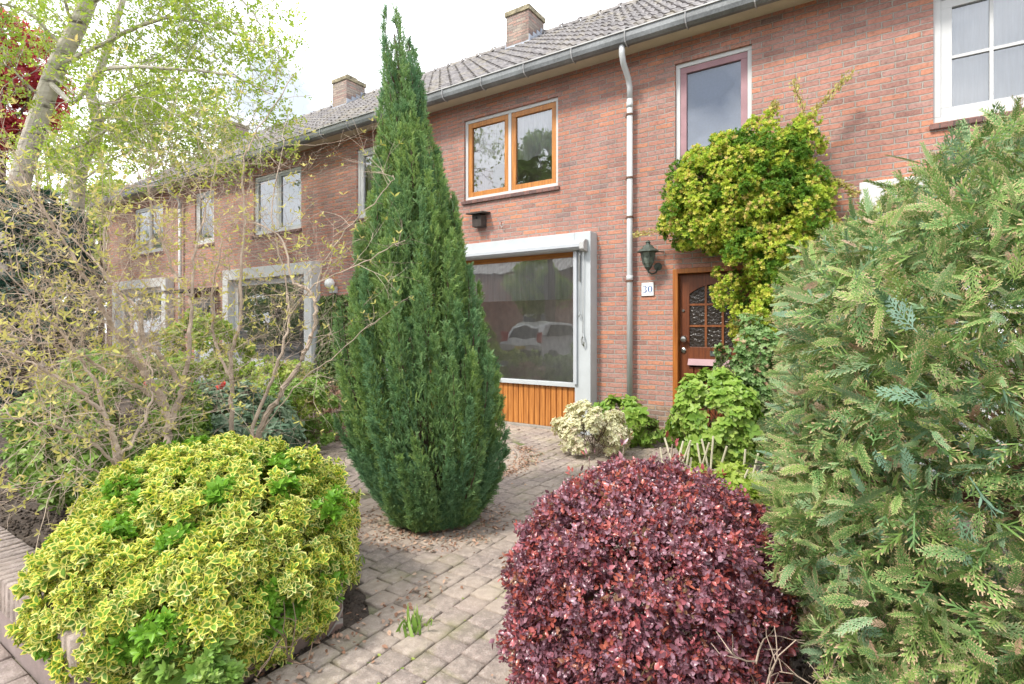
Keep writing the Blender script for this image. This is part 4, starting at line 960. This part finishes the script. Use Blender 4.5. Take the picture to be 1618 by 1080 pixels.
# ------------------------------------------------------------------ other garden plants
def bush(name, label, c, r, K, rc, n, tmpl, size, mat, cat='bush', stems=10, group=None, up=.4, wild=.55, flat=False, power=2.3, tone=None, zmin=.02, stem_mat=None):
    t = thing(name, (c[0], c[1], 0), label, cat, group)
    pos, out, kk = clumps(c, r, K, rc, n, zmin, power)
    tn = None if tone is None else (rng.random(K + 5) < tone)[kk].astype(float)
    (flatleaves('foliage', tmpl, pos, out, size, mat, t, tn) if flat else leaves('foliage', tmpl, pos, out, size, mat, t, tone=tn, up=up, wild=wild))
    mb = MB(); tips = []
    for k in range(stems):
        b = np.array((c[0] + rng.normal(0, r[0] * .2), c[1] + rng.normal(0, r[1] * .2), 0)); h = c[2] + r[2] * .6
        twigs(mb, wander(b, (rng.normal(0, r[0]*.7), rng.normal(0, r[1]*.7), h), h * .95, 7, .08, .02), 5, r[0] * .5, .004, 1, tips)
    if stems: obj('stems', mb, stem_mat or G['twig_dark'], t)
    return t
bush('green_hedge', 'bright green leafy hedge behind bare twigs at the left edge', (-4.95, -4.85, .62), (1.05, .5, .6), 130, .12, 7500, whorl(LF, 4, .6, 1, 1, .1, 4), .045, G['bright'], 'hedge')
bush('greyish_shrub', 'low grey green broad leaved shrub with red buds behind the bare trunks', (-5.0, -3.95, .42), (.95, .45, .42), 80, .11, 2600, whorl(leaf(.34, .1, .3), 7, .35, 1, 1, .1, 11), .085, G['pieris'])
for (x_, y_, z_, lab) in ((225, 612, 4.75, 'bright red bloom on the left of the grey green shrub'), (298, 607, 4.75, 'orange red bloom at the middle of the grey green shrub'), (350, 610, 4.75, 'small red bloom right of the middle trunk'), (411, 697, 4.3, 'red bud low beside the leaning stems')):
    p = spot(x_, y_, z_); n = 14
    o = tag(scatter('red_flower', leaf(.6), p + rng.normal(0, .012, (n, 3)), sph(n) + np.array((0, 0, .6)), sph(n), .045, G['flower'], loc=tuple(p)), lab, 'flower', 'red flowers in the front garden')
bush('leafy_bush', 'rounded green bush between the two far white surrounded windows', (-7.3, -2.9, .85), (.55, .5, .75), 70, .13, 3600, whorl(LF, 4, .6, 1, 1, .1, 4), .05, G['yellowgreen'])
bush('lime_shrub', 'small lime green shrub below the white surrounded window', (-6.35, -2.45, .5), (.75, .4, .5), 60, .11, 2300, whorl(LF, 4, .6, 1, 1, .1, 4), .05, G['yellowgreen'])
bush('lime_shrub', 'pale lime shoots left of the clipped green hedge', (-5.6, -3.0, .5), (.3, .25, .45), 30, .08, 800, whorl(LF, 4, .6, 1, 1, .1, 4), .045, G['yellowgreen'])
bush('clipped_hedge', 'short clipped dark green hedge just left of the conifer', (-5.15, -2.95, .42), (.30, .42, .42), 60, .07, 3200, whorl(LF, 4, .6, 1, 1, .1, 4), .033, G['bright'], 'hedge', power=5)
bush('brown_hedge', 'small brownish bare clipped hedge between the green hedge and the conifer', (-5.45, -2.2, .38), (.36, .3, .36), 60, .06, 1500, whorl(LF, 4, .6, 1, 1, .1, 4), .028, G['brown_leaf'], 'hedge', power=5, stems=26, stem_mat=G['twig'])
bush('grey_groundcover', 'grey green low plant at the paving edge left of the conifer', (-4.55, -3.75, .14), (.55, .28, .2), 30, .07, 900, whorl(leaf(.34), 6, .45, 1, 1, .1, 11), .055, G['pieris'], 'plant', 4)
# ivy on the wall of the middle house
n = 5200; x = -8.35 + rng.normal(0, .26, n).clip(-.55, .55); z = rng.random(n) ** .8 * 2.0; ok = np.abs(x + 8.35) < (.55 - .15 * (z / 2)) ; x, z = x[ok], z[ok]; n = len(x)
pos = np.stack([x, -.02 - rng.random(n) * .16 * (1.2 - z / 2.2), z], 1)
t = thing('ivy', (-8.35, -.05, 0), 'ivy climbing the brick between the white surround and the next door', 'climber')
flatleaves('foliage', leaf(.9, .1, .1), pos, np.tile((0, -1., .2), (n, 1)), .055, G['ivy'], t)
mb = MB()
for k in range(16): mb.tube(wander((-8.35 + rng.normal(0, .18), -.02, 0), (rng.normal(0, .12), 0, 1), rng.uniform(1.2, 1.9), 8, .06, .02) * np.array((1, 0, 1)) + np.array((0, -.02, 0)), .006, 4)
obj('stems', mb, G['twig_dark'], t)

# by the front door
bush('cream_bush', 'low cream and white leaved bush in front of the white window pillar', (-2.55, -1.18, .29), (.40, .34, .26), 42, .10, 2300, whorl(leaf2(.5), 5, .6, 1, 1, .1, 6), .034, G['white_bush'], power=2, stems=14, zmin=.06)
bush('broad_leaved_plant', 'fresh green broad leaved plant against the brick below the downpipe', (-2.47, -.42, .27), (.36, .27, .28), 34, .08, 420, whorl(leaf2(.62), 4, .3, 1, 1, .1, 7), .085, G['hydrangea'], 'plant', 6)
bush('broad_leaved_plant', 'small bluish green plant at the foot of the brick beside the door', (-2.12, -.3, .13), (.2, .16, .17), 14, .06, 90, whorl(leaf2(.62), 4, .3, 1, 1, .1, 7), .08, G['bright'], 'plant', 4)
bush('door_bush', 'bright green broad leaved bush in front of the lower door', (-1.28, -1.0, .50), (.44, .38, .48), 130, .09, 2700, whorl(leaf2(.68), 4, .35, 1, 1, .1, 7), .062, G['hydrangea'], 'bush', 12)
bush('pale_shrub', 'pale green rose shrub above the bright bush beside the door', (-.95, -.62, .95), (.38, .32, .62), 70, .10, 3800, whorl(LF, 5, .6, 1, 1, .1, 4), .036, leafmat('rose_leaf', [(0, (.14, .28, .08)), (.7, (.28, .42, .16)), (.9, (.36, .46, .22)), (1, (.5, .26, .18))], rough=.4), 'bush', 16)
# cut canes
t = thing('cut_canes', (-1.15, -2.3, 0), 'pale bare cut canes standing behind the dark red barberry', 'plant'); mb = MB()
for k in range(15):
    b = np.array((-1.12 + rng.normal(0, .17), -2.3 + rng.normal(0, .1), 0)); mb.tube(wander(b, (rng.normal(0, .25), rng.normal(0, .15), 1), rng.uniform(.38, .62), 5, .03, .03), .008, 6)
obj('canes', mb, paint('pale_cane', (.5, .46, .34), .8, var=.15), t)
bush('low_greens', 'mixed low green leaves around the pale cut canes', (-.95, -2.5, .16), (.4, .5, .2), 30, .09, 900, whorl(LF, 4, .5, 1, 1, .1, 4), .05, G['yellowgreen'], 'plant', 4)

# -- firethorn trained on the wall beside the door
t = thing('firethorn', (-.8, -.25, 0), 'big yellow green firethorn climbing the wall beside the front door', 'climber')
wh = whorl(leaf(.45, .1, .1), 5, .6, 1., 2, .25, 12)
P_, O_, T_ = [], [], []
for c, r, K, n in (((-1.12, -.30, 2.95), (.76, .36, .70), 220, 8500), ((-.78, -.28, 3.3), (.46, .28, .42), 50, 2000), ((-1.55, -.3, 2.72), (.42, .25, .36), 40, 1500), ((-.98, -.32, 2.2), (.42, .28, .66), 70, 3200), ((-.7, -.3, 2.5), (.4, .26, .5), 50, 2000), ((-.66, -.34, 2.15), (.32, .28, .6), 50, 2400), ((-1.5, -.3, 3.0), (.36, .28, .38), 50, 2400), ((-.8, -.3, 3.05), (.42, .3, .42), 50, 2200), ((-1.72, -.15, 3.1), (.26, .12, .3), 18, 500), ((-.88, -.3, 1.65), (.30, .24, .45), 40, 1600), ((-.62, -.3, 2.65), (.42, .3, .5), 40, 1500), ((-1.62, -.14, 3.42), (.20, .07, .05), 5, 90)):
    c = (c[0] - .07, c[1], c[2] - .06)
    p, o, k = clumps(c, r, K, .10, n, .5, 2.1, shell=.85); m = p[:, 1] < -.01; P_.append(p[m]); O_.append(o[m]); T_.append((rng.random(K + 3) < (1. if c[0] < -1.6 and K < 20 else .25))[k][m].astype(float))
P_, O_, T_ = map(np.concatenate, (P_, O_, T_)); T_ = np.clip(T_, 0, .85)
leaves('foliage', wh, P_, O_, .030, G['pyracantha'], t, tone=T_, up=.4, wild=.6)
mb = MB(); sp_, so_ = [], []
for ctrl in ([(-.55, -.25, 3.3), (-.56, -.28, 3.62), (-.66, -.25, 3.97)], [(-.55, -.26, 3.5), (-.42, -.3, 3.66), (-.16, -.26, 3.93)], [(-1.75, -.2, 2.62), (-2.0, -.2, 2.58), (-2.4, -.2, 2.56)], [(-.95, -.25, 3.5), (-.87, -.3, 3.68), (-.83, -.3, 3.78)], [(-.4, -.25, 2.9), (-.25, -.25, 2.86), (-.12, -.2, 2.75)]):
    q = smooth_path(ctrl, 14); mb.tube(q, np.linspace(.006, .002, 14), 5)
    for p in q[3:]:
        for _ in range(22): sp_.append(p + rng.normal(0, .02, 3)); so_.append(q[-1] - q[0])
leaves('foliage', leaf(.45), np.array(sp_), unit(np.array(so_)), .032, leafmat('pale_young_leaf', [(0, (.4, .42, .1)), (.6, (.6, .55, .2)), (1, (.6, .4, .2))]), t, wild=.8)
for k in range(5):
    q = smooth_path([(-.8 + k * .04, -.1, 0), (-.85 + rng.normal(0, .06), -.12, .8), (-.95 + rng.normal(0, .1), -.12, 1.7), (-1.1 + rng.normal(0, .35), -.15, 2.9)], 14); mb.tube(q, np.linspace(.028, .008, 14), 7)
    tips = []; twigs(mb, q, 12, .5, .004, 1, tips)
obj('trunk', mb, G['twig_dark'], t)

# ------------------------------------------------------------------ trees at the left
def bark():
    t_ = NT('birch_bark'); P = t_.n('NewGeometry').outputs['Position']; m = t_.n('Mapping', {'Vector': P, 'Scale': (1, 1, 6)}).outputs[0]
    f = t_.noise(2.2, 5, m, .65); g = t_.noise(1.1, 3)
    c = t_.ramp(f, [(.36, (.14, .12, .1)), (.44, (.44, .4, .34)), (.7, (.62, .57, .5))]); c = t_.mix(t_.ramp(g, [(.5, (0, 0, 0)), (.8, (.6, .6, .6))]), c, (.2, .21, .13))
    t_.set(col=c, rough=.8).bump(f, .01); return t_.m
M['bark'] = bark()
def tree_leaves(tips, n, jit, size, mat, t, tmpl):
    tp = np.array([x[0] for x in tips]); s = rng.integers(0, len(tp), n); p = tp[s] + rng.normal(0, jit, (n, 3))
    scatter('crown', tmpl, p, unit(sph(n) + np.array((0, 0, -.5))), sph(n), size * rng.uniform(.6, 1.3, n), mat, t)
birchw = combine([(leaf(.75, .08, .1), k * 2.1, .3, 1., (0, .35 * k, 0)) for k in range(3)])
b0 = spot(-15, 560, 9.2); b0[2] = 0
t = thing('birch_tree', tuple(b0), 'thick pale trunk birch with fresh yellow green leaves, leaning at upper left', 'tree')
mb = MB(); tips = []
main = smooth_path([b0] + [spot(*c) for c in ((5, 420, 9.2), (28, 300, 9.1), (60, 190, 9.), (90, 105, 8.9), (118, 50, 8.8), (148, -20, 8.7), (185, -140, 8.6), (215, -260, 8.5))], 40); mb.tube(main, np.linspace(.175, .09, 40), 14)
for ctrl, r, cnt, L in (([(80, 130, 8.9), (120, 160, 8.6), (155, 120, 8.4), (200, 105, 8.2), (300, 110, 8.), (370, 118, 7.9), (440, 150, 7.8)], .045, 26, .9), ([(95, 100, 8.9), (180, 60, 8.5), (250, 30, 8.2), (330, 35, 8), (400, 60, 7.8)], .04, 26, .9),
    ([(130, 10, 8.8), (210, -20, 8.3), (290, -30, 8), (370, -10, 7.8), (410, 40, 7.8)], .04, 24, .9), ([(60, 190, 9.), (110, 230, 8.8), (180, 200, 8.6), (260, 190, 8.4), (330, 170, 8.3), (390, 200, 8.2)], .03, 24, .8),
    ([(100, 80, 8.9), (60, 30, 8.6), (20, 10, 8.4), (-40, 10, 8.2)], .03, 14, .8), ([(70, 160, 9), (20, 110, 8.6), (-20, 90, 8.4)], .025, 10, .7), ([(120, 50, 8.8), (90, -20, 8.4), (60, -60, 8.2)], .03, 12, .8),
    ([(150, -20, 8.7), (230, -90, 8.3), (320, -110, 8)], .04, 16, .9), ([(85, 120, 8.9), (150, 160, 8.3), (230, 150, 8.), (320, 230, 7.8)], .02, 18, .7), ([(40, 250, 9.1), (100, 270, 8.6), (150, 255, 8.3), (220, 270, 8.)], .018, 14, .6)):
    q = smooth_path([spot(*c) for c in ctrl], 6 * len(ctrl)); q += np.cumsum(rng.normal(0, .008, q.shape), 0); mb.tube(q, np.linspace(r, r * .22, len(q)), 7)
    twigs(mb, q, cnt, L, .008, 2, tips, .16, -.03, .9, .15, 3, .6, 3, .1)
obj('trunk', mb, M['bark'], t); tree_leaves(tips, 9500, .08, .042, G['birch'], t, birchw)
b1 = spot(118, 560, 10.5); b1[2] = 0
t = thing('birch_tree', tuple(b1), 'slender crooked second trunk right of the thick pale birch', 'tree')
mb = MB(); tips = []
main = smooth_path([b1] + [spot(*c) for c in ((120, 400, 10.4), (122, 300, 10.3), (135, 240, 10.2), (155, 205, 10.1), (148, 165, 10), (143, 140, 10), (158, 110, 10), (175, 60, 9.9), (200, -20, 9.8))], 40); mb.tube(main, np.linspace(.15, .05, 40), 10)
for ctrl, r, cnt, L in (([(155, 205, 10.1), (180, 165, 10), (210, 140, 9.8), (270, 120, 9.6)], .03, 14, .8), ([(150, 165, 10), (200, 160, 9.8), (260, 180, 9.6), (330, 200, 9.5)], .025, 16, .8), ([(125, 290, 10.3), (180, 250, 10), (240, 230, 9.8), (300, 240, 9.6)], .02, 16, .7), ([(160, 100, 10), (120, 60, 9.8), (90, 20, 9.6)], .02, 12, .7), ([(135, 245, 10.2), (100, 215, 10), (75, 220, 9.8)], .015, 8, .6)):
    q = smooth_path([spot(*c) for c in ctrl], 6 * len(ctrl)); mb.tube(q, np.linspace(r, r * .25, len(q)), 6); twigs(mb, q, cnt, L, .008, 2, tips, .16, -.02, .9, .15, 3, .6, 3, .1)
obj('trunk', mb, M['bark'], t); tree_leaves(tips, 4500, .08, .046, G['birch'], t, birchw)

def round_tree(name, label, base, h, c, r, K, rc, n, tmpl, size, mat, trunk=.12, cat='tree', group=None, bk=None, power=2.1):
    t = thing(name, (base[0], base[1], 0), label, cat, group); c = np.array(c, float); pos, out, kk = clumps(c, r, K, rc, n, .3, power, lo=.2, shell=.75)
    leaves('crown', tmpl, pos, out, size, mat, t, up=0., wild=.9); mb = MB(); tips = []
    mb.tube(smooth_path([(base[0], base[1], 0), ((base[0] + c[0]) / 2, (base[1] + c[1]) / 2, c[2] * .45), tuple(c)], 10), np.linspace(trunk, trunk * .4, 10), 9)
    for k in range(12):
        e = c + sph(1)[0] * np.array(r) * .75; s0 = np.array((c[0], c[1], c[2] - r[2] * .6)); mb.tube(smooth_path([s0, (s0 + e) / 2 + rng.normal(0, .1, 3), e], 7), np.linspace(trunk * .4, .01, 7), 5)
    obj('trunk', mb, bk or G['twig_dark'], t); return t
rw = whorl(LF, 4, .5, 1, 1, .1, 4)
p = spot(5, 130, 13)
round_tree('red_maple', 'dark red leaved tree at the upper left edge behind the birch', (p[0] - .4, p[1]), 8, p, (1.15, 1.2, 1.9), 90, .38, 5200, rw, .10, G['redleaf'], .14)
p = spot(30, 400, 7.6)
round_tree('dark_evergreen', 'dark blue green evergreen mass behind bare twigs at the left', (p[0], p[1]), 3, (p[0], p[1], 1.75), (.95, .95, 1.75), 150, .22, 8000, rw, .075, G['holly'], .12, power=3)
for x_, y_, z_, r_, m_, lab in ((160, 380, 17, 1.6, 'yellowgreen', 'yellow green tree beyond the end of the terrace'), (85, 300, 22, 2.2, 'birch', 'pale green tree far behind the birch trunk'), (250, 275, 30, 2.6, 'birch', 'faint green tree far behind the end roof'), (-30, 420, 14, 1.8, 'bright', 'mid green tree at the extreme left behind the evergreen')):
    p = spot(x_, y_, z_); round_tree('garden_tree', lab, (p[0], p[1]), 4, p, (r_, r_, max(1.2, p[2] * .55)), 70, r_ * .3, 3200, rw, .13, G[m_], .12, group='trees beyond the terrace')

# ------------------------------------------------------------------ litter, weeds
a = rng.uniform(-1.0, .9, 900); r = CR + rng.normal(-.02, .07, 900); x = CC[0] + r * np.cos(a); y = CC[1] + r * np.sin(a)
x2 = rng.uniform(-5, -1, 420); y2 = rng.uniform(-5.6, -.3, 420); x2[:140] = rng.normal(-1.98, .07, 140); x2[140:230] = rng.normal(-1.12, .06, 90); y2[:230] = rng.uniform(-5.6, -4.3, 230); th = rng.uniform(0, 6.28, 900); q_ = rng.uniform(.5, 1.45, 900); x3 = -2.64 + .40 * np.cos(th) * q_; y3 = -3.66 + .40 * np.sin(th) * q_
x = np.concatenate([x, x2, x3]); y = np.concatenate([y, y2, y3]); n = len(x)
o = scatter('leaf_litter', leaf(.6, .25, .3), np.stack([x, y, rng.uniform(.012, .028, n)], 1), sph(n) * np.array((1, 1, .2)), unit(sph(n) * .5 + np.array((0, 0, 1))), rng.uniform(.014, .034, n), G['brown_leaf']); tag(o, 'dry brown leaves scattered over the paving and around the circle', 'leaves', kind='stuff')
bl = ([(-.05, 0, 0), (.05, 0, 0), (-.035, .6, -.05), (.035, .6, -.05), (0, 1, -.25)], [(0, 1, 3), (0, 3, 2), (2, 3, 4)], [0, 0, 0, 0, 1])
def tuft(c, r, n, h, lab, wide=1.):
    p = np.array((c[0], c[1], 0)) + np.stack([rng.normal(0, r, n), rng.normal(0, r, n), 0 * np.zeros(n)], 1)
    v = (np.array(bl[0]) * np.array((wide, 1, 1))).tolist()
    return tag(scatter('weed_tuft', (v, bl[1], bl[2]), p, sph(n) * .45 + np.array((0, 0, 1.)), sph(n), h * rng.uniform(.5, 1.2, n), G["bright"], loc=(c[0], c[1], 0)), lab, 'plant', 'weeds by the path')
tuft((-1.78, -4.75), .035, 40, .085, 'green tuft of long leaves at the paving edge right of the yellow bush', 1.8)
tuft((-2.55, -4.42), .03, 26, .06, 'tiny weed in the paving joint left of the conifer foot', 1.5)
cl = ([(0, 0, .9), (.9, 0, .1), (.2, .8, .15), (-.8, .5, 0), (-.6, -.7, .1), (.4, -.8, 0), (0, 0, -.6)], [(0, 1, 2), (0, 2, 3), (0, 3, 4), (0, 4, 5), (0, 5, 1), (6, 2, 1), (6, 3, 2), (6, 4, 3), (6, 5, 4), (6, 1, 5)], [0] * 7)
x = rng.uniform(-8, -1.8, 26000); y = rng.uniform(-5.6, -2.2, 26000); x[:7000] = rng.uniform(-2.5, -1.84, 7000); y[:7000] = rng.uniform(-5.66, -4.6, 7000); x[7000:10000] = rng.uniform(-.86, 0, 3000); m_ = ~inside(x, y, PATH); x, y = x[m_], y[m_]; n = len(x)
o = scatter('soil_crumbs', cl, np.stack([x, y, np.full(n, -.024)], 1), sph(n), sph(n), rng.uniform(.004, .02, n) ** 1.0, M['soil']); tag(o, 'loose crumbs of dark garden soil in the planting beds', 'soil', kind='stuff')
# moss and tiny weeds in the joints
ii = rng.integers(0, 26, 700); x = -1.9 + rng.random(700) * 1.1; y = np.round((-5.7 + rng.random(700) * 2.4) / PW) * PW - .05 + PW / 2 + rng.normal(0, .004, 700)
keep = rng.random(700) < .45; g_ = np.sin(x * 6 + 1) * np.sin(y * 5) > -.1; keep &= g_; x = np.round((x[keep]) / PW) * PW + PW / 2 + rng.normal(0, .004, keep.sum()); y = y[keep] + rng.normal(0, .06, keep.sum()); n = len(x)
o = scatter('joint_moss', whorl(leaf(.7), 5, .4, 1, 1, .1, 2), np.stack([x, y, np.full(n, .001)], 1), unit(sph(n) * .3 + np.array((0, 0, 1))), sph(n), rng.uniform(.004, .011, n), G['yellowgreen']); tag(o, 'yellow green moss growing in the paving joints', 'moss', kind='stuff')

# ------------------------------------------------------------------ the street behind the tripod (mirrored in the panes)
t = thing('row_house', (-15, -26, 0), 'brick terrace with sunlit roof across the street, seen mirrored in the big window', 'house')
mb = MB().box(-45, 12, -30, -22, 0, 5.0); obj('wall', mb, M['brick'], t)
def opp_roof():
    t_ = NT('sunlit_tile'); P = t_.n('NewGeometry').outputs['Position']; s = t_.n('SeparateXYZ', {0: P}).outputs
    k = t_.math('SINE', t_.math('MULTIPLY', s[0], 22)); t_.set(col=t_.ramp(k, [(.4, (.3, .27, .25)), (.7, (.6, .57, .52))]), rough=.6); return t_.m  # sunlight on the tile rows put into the colour as pale stripes
obj('roof', MB().prism([(-21.6, 4.9), (-26, 8.2), (-30.4, 4.9)], -45, 12), opp_roof(), t)
pane_dark = paint('dark_far_pane', (.05, .06, .07), .15)
for k in range(9):
    for z in (.9, 3.3):
        wf = obj('window', MB().ring(-42 + k * 6, -40 + k * 6, z, z + 1.3, .09, -21.99, -21.93), M['white'], t)
        obj('pane', MB().box(-41.9 + k * 6, -40.1 + k * 6, -21.98, -21.96, z + .1, z + 1.2), pane_dark, wf)
round_tree('street_tree', 'leafy street tree across the road mirrored in the orange framed upstairs window', (-10.8, -12.6), 8, (-10.8, -12.6, 7.2), (2.0, 2.0, 2.2), 90, .5, 5200, rw, .15, G['bright'], .25, group='street trees')
round_tree('street_tree', 'yellowish street tree mirrored in the middle of the big ground floor window', (-12.6, -14.6), 4, (-12.6, -14.6, 3.3), (1.5, 1.5, 1.3), 70, .4, 3600, rw, .12, G['yellowgreen'], .15, group='street trees')
round_tree('street_tree', 'broad green street tree mirrored in the window behind the bare stems', (-31, -13.5), 4, (-31, -13.5, 2.6), (3.4, 2.2, 2.4), 80, .6, 5200, rw, .16, G['bright'], .2, group='street trees')
# parked car, rear end towards the houses
t = thing('parked_car', (-10.3, -11.6, 0), 'silver grey hatchback parked across the street, mirrored in the big window', 'car')
cx = -10.3; side = [(-9.6, .42), (-9.55, .75), (-9.62, 1.0), (-9.95, 1.5), (-10.4, 1.6), (-11.9, 1.58), (-12.7, 1.08), (-13.5, .92), (-13.75, .6), (-13.7, .3), (-9.75, .28)]
def body(w_, tw, prof_, name, mat):
    mb = MB(); n = len(prof_); hw = lambda z: w_ if z < 1.02 else w_ - (z - 1.02) * tw
    mb.add([(cx - hw(z), y, z) for y, z in prof_] + [(cx + hw(z), y, z) for y, z in prof_], [tuple(range(n))[::-1], tuple(range(n, 2*n))] + [(i, (i+1) % n, n + (i+1) % n, n + i) for i in range(n)]); return mb
obj('body', body(.88, .28, side, 'body', None), paint('silver_car_paint', (.5, .5, .49), .25, .3, var=.03), t, bevel=.04)
obj('rear_window', MB().add([(cx - .68, -9.64, 1.05), (cx + .68, -9.64, 1.05), (cx + .58, -9.925, 1.45), (cx - .58, -9.925, 1.45)], [(0, 1, 2, 3)][::-1]).add([(cx - .68, -9.63, 1.05), (cx + .68, -9.63, 1.05), (cx + .58, -9.91, 1.45), (cx - .58, -9.91, 1.45)], [(3, 2, 1, 0)]), paint('car_glass', (.02, .022, .025), .08), t)
for s in (-1, 1):
    obj('tail_light', MB().box(cx + s * .80 - .07, cx + s * .80 + .07, -9.66, -9.55, .85, 1.3), paint('tail_light_red', (.35, .02, .02), .2), t, bevel=.02)
    obj('side_window', MB().add([(cx + s * .885, -10.0, 1.06), (cx + s * .885, -12.3, 1.06), (cx + s * .77, -11.8, 1.48), (cx + s * .77, -10.3, 1.48)], [(0, 1, 2, 3)]), paint('car_side_glass', (.02, .022, .025), .08), t)
    for y in (-10.4, -12.9): obj('wheel', MB().lathe((cx + s * .8, y, .31), [(.0, -.1), (.28, -.1), (.31, -.06), (.31, .06), (.28, .1), (.0, .1)], 20, 'x'), paint('tyre', (.03, .03, .03), .8), t)
obj('number_plate', MB().box(cx - .26, cx + .26, -9.55, -9.54, .62, .73), paint('plate_yellow', (.55, .42, .05), .5), t)
obj('bumper', MB().box(cx - .86, cx + .86, -9.62, -9.50, .3, .56), M['blackish'], t, bevel=.03)
